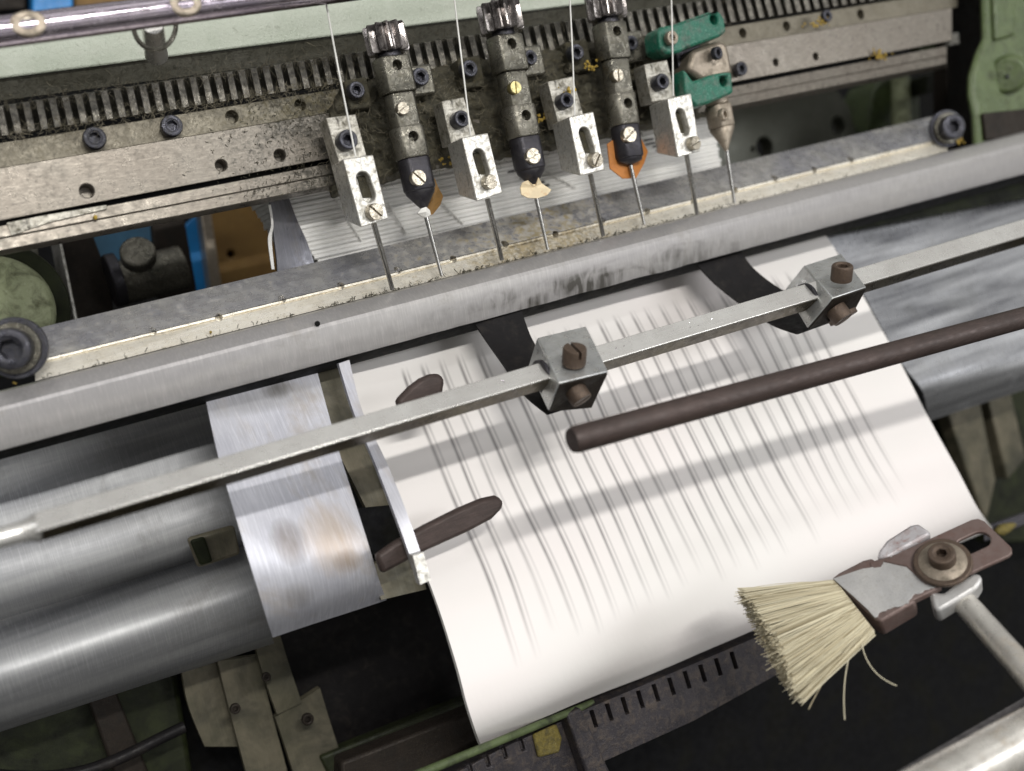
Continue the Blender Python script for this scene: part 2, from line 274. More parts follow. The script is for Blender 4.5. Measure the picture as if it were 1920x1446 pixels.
# ------------------------------------------------------------------ mesh building
class MB:
    def __init__(s): s.b = bmesh.new()
    def rings(s, rs, cap=True, closed=True):
        vs = [[s.b.verts.new(p) for p in r] for r in rs]; n = len(vs[0])
        for a, b in zip(vs, vs[1:]):
            for i in range(n if closed else n-1):
                j = (i+1) % n
                try: s.b.faces.new((a[i], a[j], b[j], b[i]))
                except ValueError: pass
        if cap and closed:
            s.b.faces.new(vs[0][::-1]); s.b.faces.new(vs[-1])
        return s
    def slab(s, pix, Y, th):          # plate facing the viewer; pix may carry its own Y as 3rd value
        if isinstance(Y, tuple):      # (point, normal, offset): plate lying in a tilted plane
            c, n, off = Y; c = c + n*off
            f = []
            for p in pix:
                r_ = P(p[0], p[1], 100); f.append(r_ * (c.dot(n)/r_.dot(n)))
            return s.rings([f, [p - n*th for p in f]])
        f = [P(p[0], p[1], p[2] if len(p) > 2 else Y) for p in pix]
        return s.rings([f, [p + Vector((0, th, 0)) for p in f]])
    def bar(s, xl, xr, prof):         # prof: closed list of (line, Y)
        A = [P(xl, l(xl), Y) for l, Y in prof]; B = [P(xr, l(xr), Y) for l, Y in prof]
        return s.rings([A, B])
    def cyl(s, a, b, ra, rb=None, n=28, cap=True, prof=None):
        a, b = Vector(a), Vector(b); d = (b-a).normalized(); u = d.orthogonal().normalized(); w_ = d.cross(u)
        rb = ra if rb is None else rb
        prof = prof or [(0, ra), (1, rb)]
        rs = [[a.lerp(b, t) + r*(math.cos(2*math.pi*i/n)*u + math.sin(2*math.pi*i/n)*w_) for i in range(n)] for t, r in prof]
        return s.rings(rs, cap)
    def tube(s, pts, r, n=8, taper=None):
        pts = [Vector(p) for p in pts]; rs = []; u = None
        for i, p in enumerate(pts):
            d = (pts[min(i+1, len(pts)-1)] - pts[max(i-1, 0)]).normalized()
            u = d.orthogonal().normalized() if u is None else (u - u.dot(d)*d).normalized()
            w_ = d.cross(u); rr = r if taper is None else r*(1+(taper-1)*i/(len(pts)-1))
            rs.append([p + rr*(math.cos(2*math.pi*k/n)*u + math.sin(2*math.pi*k/n)*w_) for k in range(n)])
        return s.rings(rs)
    def patch(s, left, right, th, nu=24, nv=40, wob=0, seed=0, uvs=False):   # curved sheet between two edge curves (px,py,Y)
        def cr(pts, t):
            pts = [Vector(p) for p in pts]; n = len(pts)-1; x = min(t*n, n-1e-6); i = int(x); f = x-i
            p0, p1, p2, p3 = pts[max(i-1, 0)], pts[i], pts[i+1], pts[min(i+2, n)]
            return .5*((2*p1) + (p2-p0)*f + (2*p0-5*p1+4*p2-p3)*f*f + (3*p1-p0-3*p2+p3)*f**3)
        L_ = [P(*p) for p in left]; R_ = [P(*p) for p in right]
        front = []; back = []
        for j in range(nv+1):
            t = j/nv; a, b = cr(L_, t), cr(R_, t); fr = []
            for i in range(nu+1):
                p = a.lerp(b, i/nu)
                if wob: p = p + Vector((0, wob*noise.noise(p*.03 + Vector((seed, 0, 0))), 0))
                fr.append(p)
            front.append(fr)
        vf = [[s.b.verts.new(p) for p in r] for r in front]
        vb = [[s.b.verts.new(p + Vector((0, th, 0))) for p in r] for r in front]
        uvl = s.b.loops.layers.uv.verify() if uvs else None
        for j in range(nv):
            for i in range(nu):
                f = s.b.faces.new((vf[j][i], vf[j+1][i], vf[j+1][i+1], vf[j][i+1]))
                if uvs:
                    for lp, (a, b) in zip(f.loops, ((i, j), (i, j+1), (i+1, j+1), (i+1, j))): lp[uvl].uv = (a/nu, b/nv)
                s.b.faces.new((vb[j][i], vb[j][i+1], vb[j+1][i+1], vb[j+1][i]))
        for j in range(nv):
            s.b.faces.new((vf[j][0], vb[j][0], vb[j+1][0], vf[j+1][0])); s.b.faces.new((vf[j][nu], vf[j+1][nu], vb[j+1][nu], vb[j][nu]))
        for i in range(nu):
            s.b.faces.new((vf[0][i], vf[0][i+1], vb[0][i+1], vb[0][i])); s.b.faces.new((vf[nv][i], vb[nv][i], vb[nv][i+1], vf[nv][i+1]))
        return s

def thing(name, label, cat, at, group=None):
    o = bpy.data.objects.new(name, None); o.empty_display_size = .005; COL.objects.link(o)
    o.location = R @ Vector(at) * S; o.rotation_euler = (TILT, 0, 0)
    o['label'] = label; o['category'] = cat
    if group: o['group'] = group
    o['_at'] = tuple(at); return o

def obj(name, mb, mat, parent=None, bevel=0, cuts=None, angle=38, label=None, cat=None, group=None, kind=None, pick=None):
    bm = mb.b
    bmesh.ops.recalc_face_normals(bm, faces=bm.faces)
    if parent is not None:
        org = Vector(parent['_at'])
        q = parent
        while q.parent is not None: q = q.parent
        org = Vector(q['_at'])
    else:
        xs = [v.co for v in bm.verts]
        org = Vector(((min(p.x for p in xs)+max(p.x for p in xs))/2, (min(p.y for p in xs)+max(p.y for p in xs))/2, min(p.z for p in xs)))
    def fin(b):
        for v in b.verts: v.co = (v.co - org)*S
    fin(bm)
    me = bpy.data.meshes.new(name); bm.to_mesh(me); bm.free()
    o = bpy.data.objects.new(name, me); COL.objects.link(o)
    me.materials.append(mat)
    if cuts:
        fin(cuts.b); bmesh.ops.recalc_face_normals(cuts.b, faces=cuts.b.faces)
        cm = bpy.data.meshes.new('c'); cuts.b.to_mesh(cm); cuts.b.free(); co = bpy.data.objects.new('c', cm); COL.objects.link(co)
        md = o.modifiers.new('b', 'BOOLEAN'); md.operation = 'DIFFERENCE'; md.object = co; md.solver = 'EXACT'
        dg = bpy.context.evaluated_depsgraph_get(); nm = bpy.data.meshes.new_from_object(o.evaluated_get(dg))
        if len(nm.polygons) > 3:
            o.modifiers.clear(); o.data = nm; nm.name = name
            if not nm.materials: nm.materials.append(mat)
        else: o.modifiers.clear()
        bpy.data.objects.remove(co); bpy.data.meshes.remove(cm)
        me = o.data
    me.shade_smooth(); me.set_sharp_from_angle(angle=math.radians(angle))
    if bevel:
        md = o.modifiers.new('bevel', 'BEVEL'); md.width = bevel*S; md.segments = 2; md.limit_method = 'ANGLE'; md.angle_limit = math.radians(40)
        md.use_clamp_overlap = True
    if parent is not None:
        o.parent = parent; o['_at'] = tuple(org)
    else:
        o.location = R @ org * S; o.rotation_euler = (TILT, 0, 0); o['_at'] = tuple(org)
    if label: o['label'] = label
    if cat: o['category'] = cat
    if group: o['group'] = group
    if kind: o['kind'] = kind
    return o

def basis(d):
    d = Vector(d).normalized(); u = Vector((1, 0, 0)); u = (u-u.dot(d)*d).normalized(); return d, u, d.cross(u)
def head(px, py, Y, r, axis=(0, -1, 0), h=None, sock=True, mat='screw', parent=None, ang=0, name=None, washer=0, hexr=.52):
    """screw head, r in px; hexagon socket or straight slot"""
    c = P(px, py, Y); k = mpp(px, Y); r *= k; h = h or r*.9
    d, u, v = basis(axis); n = 36 if sock else 32; base = c - d*h
    ring = lambda rr, t: [base + d*t + rr*(math.cos(2*math.pi*i/n)*u + math.sin(2*math.pi*i/n)*v) for i in range(n)]
    b = MB()
    if washer: b.rings([ring(washer*r, -.1*h), ring(washer*r, .12*h)])
    if sock:
        hr = r*hexr
        def hx(t):
            out = []
            for i in range(n):
                th = 2*math.pi*i/n; a = ((th+ang) % (math.pi/3)) - math.pi/6
                rr = hr*math.cos(math.pi/6)/math.cos(a); out.append(base + d*t + rr*(math.cos(th)*u + math.sin(th)*v))
            return out
        b.rings([ring(r*.98, 0), ring(r, .06*h), ring(r, h*.86), ring(r*.95, h*.96), ring(r*.88, h), ring(r*.66, h), ring(r*.62, h*.97), hx(h*.93), hx(h*.25)])
        return obj(name or 'socket_screw', b, X[mat], parent, angle=30)
    b.rings([ring(r*.97, 0), ring(r, .05*h), ring(r, h*.55)])
    sw = r*.13
    cu, cv = math.cos(ang), math.sin(ang)
    e1 = cu*u + cv*v; e2 = -cv*u + cu*v
    for sg in (1, -1):
        a0 = math.asin(sw/r); pts = [(r*math.cos(a0 + (math.pi-2*a0)*i/14), sg*r*math.sin(a0 + (math.pi-2*a0)*i/14)) for i in range(15)]
        lo = [base + d*(h*.5) + x*e1 + y*e2 for x, y in pts]; mi = [base + d*(h*.9) + x*e1 + y*e2 for x, y in pts]
        hi = [base + d*h + (x*.93)*e1 + (sg*sw + (y-sg*sw)*.92)*e2 for x, y in pts]
        b.rings([lo, mi, hi])
    return obj(name or 'slotted_screw', b, X[mat], parent, angle=30)
def hole(cut, px, py, Y, r, depth=4, axis=(0, -1, 0), n=20):
    k = mpp(px, Y); c = P(px, py, Y); d = Vector(axis).normalized()
    cut.cyl(c + d*1.5, c - d*depth, r*k, n=n)

# ================================================================== setting behind the machine
b = MB(); b.slab([(-900, -500), (2900, -900), (2900, 2200), (-900, 2200)], 760, 10)
obj('backdrop', b, X['dark'], kind='structure', label='dark unlit workshop interior behind the machine', bevel=0)
b = MB(); b.slab([(-200, 1130), (760, 1000), (1500, 1050), (2300, 700), (2300, 2200), (-200, 2200)], 410, 10)
obj('machine_bed', b, X['dark'], kind='structure', label='black machine bed under the sewing arm')

# things seen past the machine
t = thing('storage_box', 'blue plastic box behind the chrome rod at the top left corner', 'box', P(100, 30, 520))
obj('box_body', MB().slab([(60, -60), (137, -60), (137, 60), (60, 60)], 520, 60), X['blue'], t, 1)
obj('box_rim', MB().slab([(56, -70), (142, -70), (142, -50), (56, -50)], 516, 64), X['blue'], t, .5)
obj('wooden_crate', MB().slab([(140, -60), (420, -60), (420, 60), (140, 60)], 560, 60), X['board'], bevel=1, label='tan wooden crate edge behind the chrome rod, right of the blue box', cat='crate')
obj('dark_tray', MB().slab([(-80, -60), (50, -60), (50, 18), (-80, 24)], 540, 60), X['darkbr'], bevel=1, label='dark tray in the top left corner, left of the blue box', cat='tray')
obj('brown_board', MB().slab([(385, 300), (530, 300), (545, 560), (385, 560)], 500, 30), X['board'], bevel=1,
    cuts=(lambda c: (hole(c, 433, 477, 500, 7, 12), c)[1])(MB()), label='brown board with a small hole seen below the frame bar', cat='board')
obj('blue_crate', MB().slab([(338, 430), (372, 400), (398, 560), (352, 560)], 480, 10), X['blue'], bevel=.8,
    label='bright blue crate side just right of the small steel shaft', cat='crate')
obj('blue_bin', MB().slab([(140, 380), (318, 370), (300, 540), (170, 540)], 495, 10), X['dimblue'], bevel=.8,
    label='dim blue bin behind the knob of the small steel shaft', cat='bin')
obj('grey_post', MB().slab([(372, 370), (392, 370), (420, 560), (398, 560)], 470, 12), X['beige'], bevel=.8, label='narrow grey post between the bright blue crate and the brown board', cat='post')
t = thing('shaft_clamp', 'blurred steel shaft with a flat knob below the frame bar at left', 'clamp', P(270, 540, 400))
obj('shaft', MB().cyl(P(212, 535, 424), P(345, 500, 424), 8.5), X['spin'], t, .6)
obj('collar', MB().cyl(P(205, 528, 419), P(226, 523, 419), 10), X['tip'], t, .6)
obj('knob', MB().cyl(P(260, 486, 405), P(258, 470, 400), 6.3), X['spin'], t, .9)
obj('bracket', MB().slab([(112, 440), (170, 430), (205, 520), (215, 600), (140, 610)], 425, 6), X['darkbr'], t, .6)
obj('rear_plate', MB().slab([(285, 420), (345, 405), (372, 560), (300, 570)], 440, 6), X['darkbr'], t, .6)
obj('thin_plate', MB().slab([(108, 440), (113, 440), (146, 600), (140, 602)], 405, 30), X['alu'], bevel=.2, label='thin steel sheet seen edge on left of the steel shaft', cat='plate')
t = thing('round_casting', 'pale green round casting at the left edge under the frame bar', 'casting', P(20, 600, 380))
obj('dome', MB().cyl(P(-8, 585, 392), P(-12, 590, 384), 1, prof=[(0, 18.5), (.6, 18.5), (.85, 18), (1, 17)], n=48), X['pale'], t)
obj('flange', MB().cyl(P(-4, 580, 396), P(-6, 582, 391), 22.5, n=48), X['olive'], t, .6)
obj('side_casting', MB().slab([(-60, 480), (70, 455), (85, 600), (-60, 640)], 408, 20), X['edge'], bevel=.8, label='grimy grey casting behind the round green casting', cat='casting')

# right background
cc = MB(); hole(cc, 1573, 237, 400, 19, 14, n=28); hole(cc, 1434, 276, 400, 20, 14, n=28); hole(cc, 1412, 280, 400, 5, 14)
obj('cover_plate', MB().slab([(1330, 190), (1545, 160), (1572, 172), (1592, 200), (1612, 270), (1612, 330), (1330, 380)], 400, 8), X['cover'], bevel=.6, cuts=cc,
    label='grey green cover plate with two large holes behind the right end of the table', cat='plate')
t = thing('bearing_block', 'green bearing block with worn yellowish boss behind the table at right', 'bearing', P(1680, 260, 390))
obj('body', MB().slab([(1636, 175), (1652, 148), (1700, 135), (1725, 160), (1728, 300), (1622, 300)], 395, 22), X['green'], t, 1.2)
obj('boss', MB().cyl(P(1690, 250, 386), P(1688, 150, 392), 5.0, 4.6), X['pale'], t, .6)
obj('green_boss', MB().slab([(1716, 46), (1750, 40), (1758, 92), (1722, 100)], 330, 5), X['green'], t, 1.2)
obj('corner_tab', MB().slab([(1772, 66), (1798, 60), (1800, 82), (1776, 86)], 328, 3), X['alu'], t, .4)
obj('lug', MB().slab([(1738, 140), (1765, 130), (1772, 165), (1735, 175)], 380, 20), X['olive'], t, .6)
obj('dark_pillar', MB().slab([(1775, -420), (1870, -420), (1870, 330), (1775, 330)], 345, 8), X['darkbr'], bevel=.8, label='dark brown pillar between the frame bar and the green arm', cat='pillar')
t = thing('green_casting', 'light green cast arm with round boss at the right edge', 'arm', P(1890, 250, 300))
obj('casting', MB().slab([(1838, -420), (1850, 70), (1838, 95), (1824, 140), (1823, 175), (1831, 215), (1836, 300), (2200, 300), (2200, -420)], 308, 4), X['green'], t, 2.2)
obj('boss', MB().cyl(P(1889, 140, 304.5), P(1889, 140, 310), 1, prof=[(0, 6.6), (.12, 7.6), (1, 8.6)], n=40), X['green'], t, .4)
obj('rib', MB().slab([(1862, -60), (1900, -60), (1905, 66), (1868, 76)], 306, 2.5), X['green'], t, 1.2)
obj('recess_plate', MB().slab([(1845, 212), (1960, 200), (2010, 250), (1850, 262)], 306, 2), X['darkbr'], t, .5)
hh = head(1891, 143, 304, 4, sock=True, parent=t, name='oil_cap', h=1)

# ================================================================== upper frame
bt = L((0, 60), (640, -22))
t = thing('housing_beam', 'pale green hammered enamel beam across the top of the machine', 'beam', P(400, 150, 330))
l1 = L((0, 148), (940, 28)); l2 = L((0, 190), (940, 66))
obj('painted_face', MB().bar(-60, 1700, [(L((0, 52), (940, -70)), 330), (l1, 330), (l1, 350), (L((0, 52), (940, -70)), 350)]), X['enamel'], t, .8)
obj('lower_edge', MB().bar(-60, 1900, [(L((0, 149), (940, 29)), 331.5), (l2, 338), (l2, 352), (L((0, 149), (940, 29)), 349)]), X['edge'], t, .3)

t = thing('chrome_rod', 'polished chrome rod with milled flats crossing the top left corner', 'rod', P(300, 90, 285))
Yr = 285; ca, cb = P(-70, bt(-70), Yr), P(2000, bt(2000), Yr); rr = 3.75
cc = MB(); ax = (cb-ca).normalized()
for px in (50, 344, 610):
    c = P(px, bt(px), Yr) + Vector((0, -rr*.92, 0)); dz = ax.cross(Vector((0, -1, 0))).normalized()
    hl = 26*mpp(px, Yr)
    pts = [c + ax*sx*hl + Vector((0, -1, 0))*sy*3 + dz*6 for sx, sy in ((-1, 0), (1, 0), (1, 1), (-1, 1))]
    cc.rings([pts, [p - dz*12 for p in pts]])
    cc.cyl(c + Vector((0, .8, 0)), c + Vector((0, 3.2, 0)), 1.5)
obj('rod_body', MB().cyl(ca, cb, rr, n=64), X['chrome'], t, .12, cuts=None)
# the milled flats as bosses with holes sitting on the rod
for px in (52, 344, 612):
    c = P(px, bt(px), Yr) + Vector((0, -rr*.93, .2)); hl = 26*mpp(px, Yr); b = MB(); n = 40; dz = Vector((0, 0, 1))
    def rg(r_, y_, sq=1): return [c + Vector((0, -y_, 0)) + ax*r_*1.25*math.cos(2*math.pi*i/n) + dz*r_*math.sin(2*math.pi*i/n)*.9 for i in range(n)]
    b.rings([rg(3.6, -.9), rg(3.3, .15), rg(2.9, .35), rg(1.9, .35), rg(1.55, .2), rg(1.5, -.5)])
    obj('flat', b, X['beige'], t); 
    obj('hole_plug', MB().cyl(c + Vector((0, -.1, 0)), c + Vector((0, .8, 0)), 1.35), X['slotscrew'], t)
t2 = thing('rod_post', 'short purple steel post with wire ring under the chrome rod', 'post', P(292, 110, 290))
obj('post', MB().cyl(P(286, 45, 300), P(293, 103, 318), 2.9, 3.3), X['hexsteel'], t2, .2)
pts = [P(290 + 40*math.cos(a_), 46 + 47*math.sin(a_), 298) for a_ in [math.radians(-20 + 220*i/24) for i in range(25)]]
obj('wire_ring', MB().tube(pts, .65), X['spin'], t2)

# gear rack
t = thing('gear_rack', 'long dark toothed rack caked in oily lint above the frame bar', 'gear rack', P(400, 240, 325))
ra, rb = L((0, 203), (640, 108)), L((0, 252), (640, 158))
def rl(x):  # rack top/bottom lines bend slightly
    return None
ra = L((0, 198), (1400, -12)); rb = L((0, 256), (1400, 38))
obj('rack_back', MB().bar(-60, 1790, [(ra, 321.3), (rb, 321.3), (rb, 336), (ra, 336)]), X['rack'], t, .2)
b = MB(); x = -60.; 
while x < 1780:
    wd = 24.5*(mpp(100, 318)/mpp(x, 318)); x0, x1 = x, x + wd*.6
    d0 = 5
    f_ = [P(x0+1+random.uniform(-.6, .6), ra(x0)+1.5, 318.6), P(x1-1, ra(x1)+1.5, 318.6), P(x1-1+12, rb(x1)-2, 318.6), P(x0+1+12, rb(x0)-2, 318.6)]
    g_ = [P(x0-4, ra(x0), 324.2), P(x1+4, ra(x1), 324.2), P(x1+4+11, rb(x1), 324.2), P(x0-4+11, rb(x0), 324.2)]
    b.rings([f_, g_]); x += wd
obj('teeth', b, X['teeth'], t, .15)

# frame bar
t = thing('frame_bar', 'long grey steel frame bar with screw holes and a machined groove', 'bar', P(800, 330, 320))
u0, u1 = L((0, 268), (1614, 10)), L((0, 316), (1746, 22))
p1 = L((0, 414), (1640, 104)); p2 = L((0, 424), (1640, 112)); p3 = L((0, 470), (1760, 122))
cc = MB()
for q in ((435, 219, 12), (563, 197, 11), (1393, 62, 9), (1475, 49, 9), (1614, 27, 9)): hole(cc, q[0], q[1], 321, q[2], 4)
obj('upper_strip', MB().bar(-60, 1795, [(u0, 321), (u1, 321), (u1, 336), (u0, 336)]), X['strip'], t, .2, cuts=cc)
cc = MB()
for q in ((163, 358, 13), (415, 310, 11), (525, 291, 11), (1455, 117, 7), (1530, 106, 7)): hole(cc, q[0], q[1], 316, q[2], 5)
obj('face_plate', MB().bar(-60, 1785, [(u1, 316), (p1, 316), (p1, 330), (u1, 330)]), X['frame'], t, .3, cuts=cc)
obj('groove', MB().bar(12, 1650, [(p1, 319.5), (p2, 318.5), (p2, 330), (p1, 330)]), X['dark'], t)
obj('lower_strip', MB().bar(-60, 1775, [(p2, 317), (L((0, 446), (1760, 106)), 316.4), (L((0, 448), (1760, 108)), 317.2), (p3, 316.6), (L((0, 480), (1760, 131)), 321), (L((0, 480), (1760, 131)), 335), (p2, 335)]), X['frame'], t, .15)
obj('wear_patch', MB().slab([(12, 418), (80, 404), (200, 384), (200, 392), (90, 418), (22, 442)], 316.1, .8), X['mplate'], t, .1)
for q in ((178, 258, 21), (323, 235, 20)): head(q[0], q[1], 316.5, q[2], parent=t, ang=random.random())
for q in ((1392, 128, 13), (1553, 29, 11)): head(q[0], q[1], 312.5, q[2], parent=t, ang=random.random())

# greasy dirt packed over the bar behind the needle carriers
b = MB(); nu, nv = 150, 46
top = [(612, 215), (640, 162), (740, 138), (900, 112), (1100, 80), (1240, 62), (1330, 80)]
bot = [(618, 372), (700, 350), (800, 322), (900, 305), (1030, 284), (1200, 246), (1330, 218)]
def pl(pts, t_):
    n = len(pts)-1; x = min(t_*n, n-1e-6); i = int(x); f = x-i
    return (pts[i][0]*(1-f)+pts[i+1][0]*f, pts[i][1]*(1-f)+pts[i+1][1]*f)
g = []
for j in range(nv+1):
    row = []
    for i in range(nu+1):
        a, c = pl(top, i/nu), pl(bot, i/nu); s_ = j/nv
        px, py = a[0]*(1-s_)+c[0]*s_, a[1]*(1-s_)+c[1]*s_
        q = P(px, py, 315)
        edge = min(1, min(i, nu-i)/6, min(j, nv-j)/3)
        dsp = 2.0*noise.fractal(q*.22, 1.0, 2.0, 5) + 1.2*noise.noise(q*.6)
        row.append(b.b.verts.new(P(px + 3*noise.noise(q*.5), py + 5*noise.noise(q*.4+Vector((9, 0, 0))), 314.2 + dsp + (1-edge)*5)))
    g.append(row)
for j in range(nv):
    for i in range(nu): b.b.faces.new((g[j][i], g[j+1][i], g[j+1][i+1], g[j][i+1]))
obj('grease_crust', b, X['grime'], kind='stuff', label='crust of oily dirt and paper dust on the frame bar behind the needle carriers', cat='dirt', angle=80)

# small blocks with screws in between the carriers
for i, (px, py, r, lb) in enumerate(((670, 168, 16, 'small grimy block with socket screw left of the first spindle'),
    (790, 143, 17, 'small block with socket screw right of the first spindle'), (882, 128, 16, 'small grimy block with socket screw left of the second spindle'),
    (996, 107, 14, 'small block with socket screw right of the second spindle'), (1083, 97, 15, 'small oily block with socket screw left of the third spindle'),
    (1186, 80, 14, 'small block with socket screw right of the third spindle'))):
    t = thing('mounting_block', lb, 'block', P(px, py+30, 312), 'small screwed blocks between the spindles')
    obj('block', MB().slab([(px-24, py-18), (px+18, py-25), (px+30, py+32), (px-12, py+38)], 310, 7), X['grime'] if i % 2 == 0 else X['spin'], t, .8)
    head(px, py, 306.3, r, parent=t, ang=random.random(), h=3.4)

# ------------------------------------------------------------------ spindles
def frame_of(a, c):
    d = (c-a).normalized(); f = Vector((0, -1, 0)); f = (f-f.dot(d)*d).normalized(); return d, f, d.cross(f)
def sect(b, a, c, t0, t1, r, flat=1.0, n=40, ch=.06, off=0, r2=None):
    d, f, s_ = frame_of(a, c); Lg = (c-a).length
    r2 = r2 if r2 is not None else r
    def ring(t_, rr):
        o_ = a + (c-a)*t_ + s_*off; out = []
        for i in range(n):
            th = 2*math.pi*i/n; x_, y_ = rr*math.cos(th), rr*math.sin(th)
            y_ = min(y_, flat*rr)
            out.append(o_ + x_*s_ + y_*f)
        return out
    e_ = min(.5/Lg, (t1-t0)*.2)
    b.rings([ring(t0, r*(1-ch)), ring(t0+e_, r), ring(t1-e_, r2), ring(t1, r2*(1-ch))])
def gear(b, a, c, t0, t1, r, teeth=12):
    d, f, s_ = frame_of(a, c); n = teeth*6; pr = (.76, .76, .84, 1, 1, .84)
    def ring(t_, k=1): return [a + (c-a)*t_ + k*r*pr[i % 6]*(math.cos(2*math.pi*i/n)*s_ + math.sin(2*math.pi*i/n)*f) for i in range(n)]
    b.rings([ring(t0, .96), ring(t0+.01, 1), ring(t1-.01, 1), ring(t1, .94)])
def cutcyl(a, c, t_, r, rad, flat):
    d, f, s_ = frame_of(a, c); o_ = a + (c-a)*t_
    return MB().cyl(o_ + f*(rad*1.4), o_ + f*(rad*.15), r, n=20)
def spindle(a2, c2, Y, gr, w, lbl, scr2, ang1, ang2, needle_end, sm='slotscrew', cap_hole=True):
    a, c = P(*a2, Y), P(*c2, Y); k = mpp((a2[0]+c2[0])/2, Y)
    ln = math.hypot(a2[0]-c2[0], a2[1]-c2[1])
    T = lambda v: v/ln
    t = thing('needle_spindle', lbl, 'spindle', c, 'geared spindles along the frame bar')
    d, f, s_ = frame_of(a, c)
    b = MB(); gear(b, a, c, T(-28), T(24), gr*k); obj('gear', b, X['gear'], t, angle=30)
    b = MB(); sect(b, a, c, T(24), T(36), w*.62*k); obj('neck', b, X['tip'], t)
    b = MB(); sect(b, a, c, T(34), T(102), w*1.0*k, .72); obj('upper_collar', b, X['spin'], t, .25, cuts=cutcyl(a, c, T(53), 9*k, w*k*.72, .7))
    b = MB(); sect(b, a, c, T(102), T(170), w*.82*k, .7); obj('sleeve', b, X['spin'], t, .2)
    b = MB(); sect(b, a, c, T(166), T(226), w*.92*k, .78); obj('lower_collar', b, X['spin'], t, .25, cuts=cutcyl(a, c, T(188), 9.5*k, w*k*.72, .7))
    b = MB(); sect(b, a, c, T(226), T(288), w*.86*k, .8); obj('tip_holder', b, X['tip'], t, .2)
    b = MB(); n = 24
    pr = [(T(288), w*.82*k), (T(294), w*.78*k), (1.0, 2.6*k)]
    ring = lambda t_, rr: [a + (c-a)*t_ + rr*(math.cos(2*math.pi*i/n)*s_ + math.sin(2*math.pi*i/n)*f*.8) for i in range(n)]
    b.rings([ring(*q) for q in pr]); obj('cone', b, X['tip'], t, angle=60)
    Yf = Y - w*k*.62
    q = a + (c-a)*T(130); px, py = a2[0]+(c2[0]-a2[0])*T(130), a2[1]+(c2[1]-a2[1])*T(130)
    head(px+4, py, Yf-1.6, 12, sock=False, mat=sm, parent=t, ang=ang1, h=2.4)
    head(scr2[0], scr2[1], Yf-2.0, 15, sock=False, mat='slotscrew', parent=t, ang=ang2, h=2.2)
    e0 = c; e1 = P(needle_end[0], needle_end[1], 304)
    obj('needle', MB().cyl(e0, e1, .75, .55, n=12), X['needle'], t)
    return t
spindle((724, 76), (796, 396), 303, 40, 36, 'leftmost geared spindle with black tip above a golden brown scrap', (786, 333), .5, -.9, (828, 517))
spindle((938, 36), (1001, 352), 303, 42, 35, 'geared spindle with yellowed slotted screw and cream scrap at its tip', (1001, 292), 1.4, .3, (1027, 468), 'brass')
spindle((1136, 12), (1182, 310), 303, 38, 32, 'geared spindle with an orange scrap around its black tip', (1182, 252), 1.4, .5, (1208, 421))

def scrap(name, pix, Y, mat, lbl, cat, wob=2.0, th=.5):
    b = MB(); pts = [P(p[0], p[1], Y + wob*noise.noise(Vector((p[0]*.05, p[1]*.05, i)))) for i, p in enumerate(pix)]
    cen = sum(pts, Vector())/len(pts) + Vector((0, -1.2, 0))
    V = [b.b.verts.new(p) for p in pts]; W = [b.b.verts.new(p+Vector((0, th, 0))) for p in pts]
    c0 = b.b.verts.new(cen); c1 = b.b.verts.new(cen+Vector((0, th, 0)))
    for i in range(len(V)):
        j = (i+1) % len(V)
        b.b.faces.new((V[i], V[j], c0)); b.b.faces.new((W[j], W[i], c1)); b.b.faces.new((V[i], W[i], W[j], V[j]))
    return obj(name, b, X[mat], label=lbl, cat=cat, angle=15)
scrap('scrap', [(800, 345), (815, 334), (822, 352), (831, 368), (826, 384), (812, 402), (800, 407), (785, 402), (797, 385)], 308, 'golden', 'golden brown scrap caught behind the leftmost spindle tip', 'scrap')
scrap('lint_tuft', [(783, 400), (790, 391), (799, 388), (806, 394), (808, 403), (799, 408), (790, 405)], 302, 'thread', 'small white lint tuft at the end of the leftmost spindle tip', 'lint', 1, .8)
scrap('scrap', [(976, 352), (980, 342), (990, 338), (997, 346), (1006, 345), (1010, 333), (1016, 344), (1034, 356), (1026, 366), (1008, 372), (990, 371), (978, 365)], 300, 'scrap', 'cream torn paper scrap under the second spindle tip', 'scrap', 3)
scrap('scrap', [(1139, 270), (1150, 262), (1200, 256), (1215, 284), (1208, 306), (1193, 334), (1168, 335), (1144, 316)], 304.5, 'orange', 'orange paper scrap folded around the third spindle tip', 'scrap', 2)

# green bracket spindle on the right
t = thing('bracket_spindle', 'spindle held in a teal green painted bracket, rightmost on the bar', 'spindle', P(1362, 285, 303))
cc = MB(); hole(cc, 1340, 36, 297, 9, 5)
obj('upper_clamp', MB().slab([(1234, 58), (1240, 50), (1262, 46), (1330, 22), (1350, 22), (1358, 34), (1362, 60), (1352, 68), (1290, 90), (1276, 98), (1252, 101), (1238, 92)], 297, 9), X['teal'], t, .9, cuts=cc)
obj('body', MB().slab([(1300, 92), (1352, 74), (1366, 84), (1376, 140), (1318, 152), (1290, 130)], 300, 14), X['beige'], t, 1.6)
cc = MB(); hole(cc, 1358, 152, 296, 9, 5)
obj('lower_clamp', MB().slab([(1283, 128), (1300, 152), (1340, 138), (1372, 134), (1376, 174), (1330, 194), (1306, 200), (1286, 178)], 296, 10), X['teal'], t, .9, cuts=cc)
obj('back_plate', MB().slab([(1262, 80), (1310, 70), (1340, 190), (1300, 200), (1284, 170)], 306, 8), X['tip'], t, .5)
head(1262, 70, 294, 13, parent=t, mat='beige'); head(1348, 99, 296, 12, parent=t, axis=(.2, -1, -.1)); 
a, c = P(1343, 186, 304), P(1362, 283, 304); k = mpp(1350, 303)
b = MB(); sect(b, a, c, 0, .12, 22*k); obj('ring', b, X['beige'], t, .2)
b = MB(); sect(b, a, c, .12, .55, 25*k, .8); obj('tip_holder', b, X['beige'], t, .2)
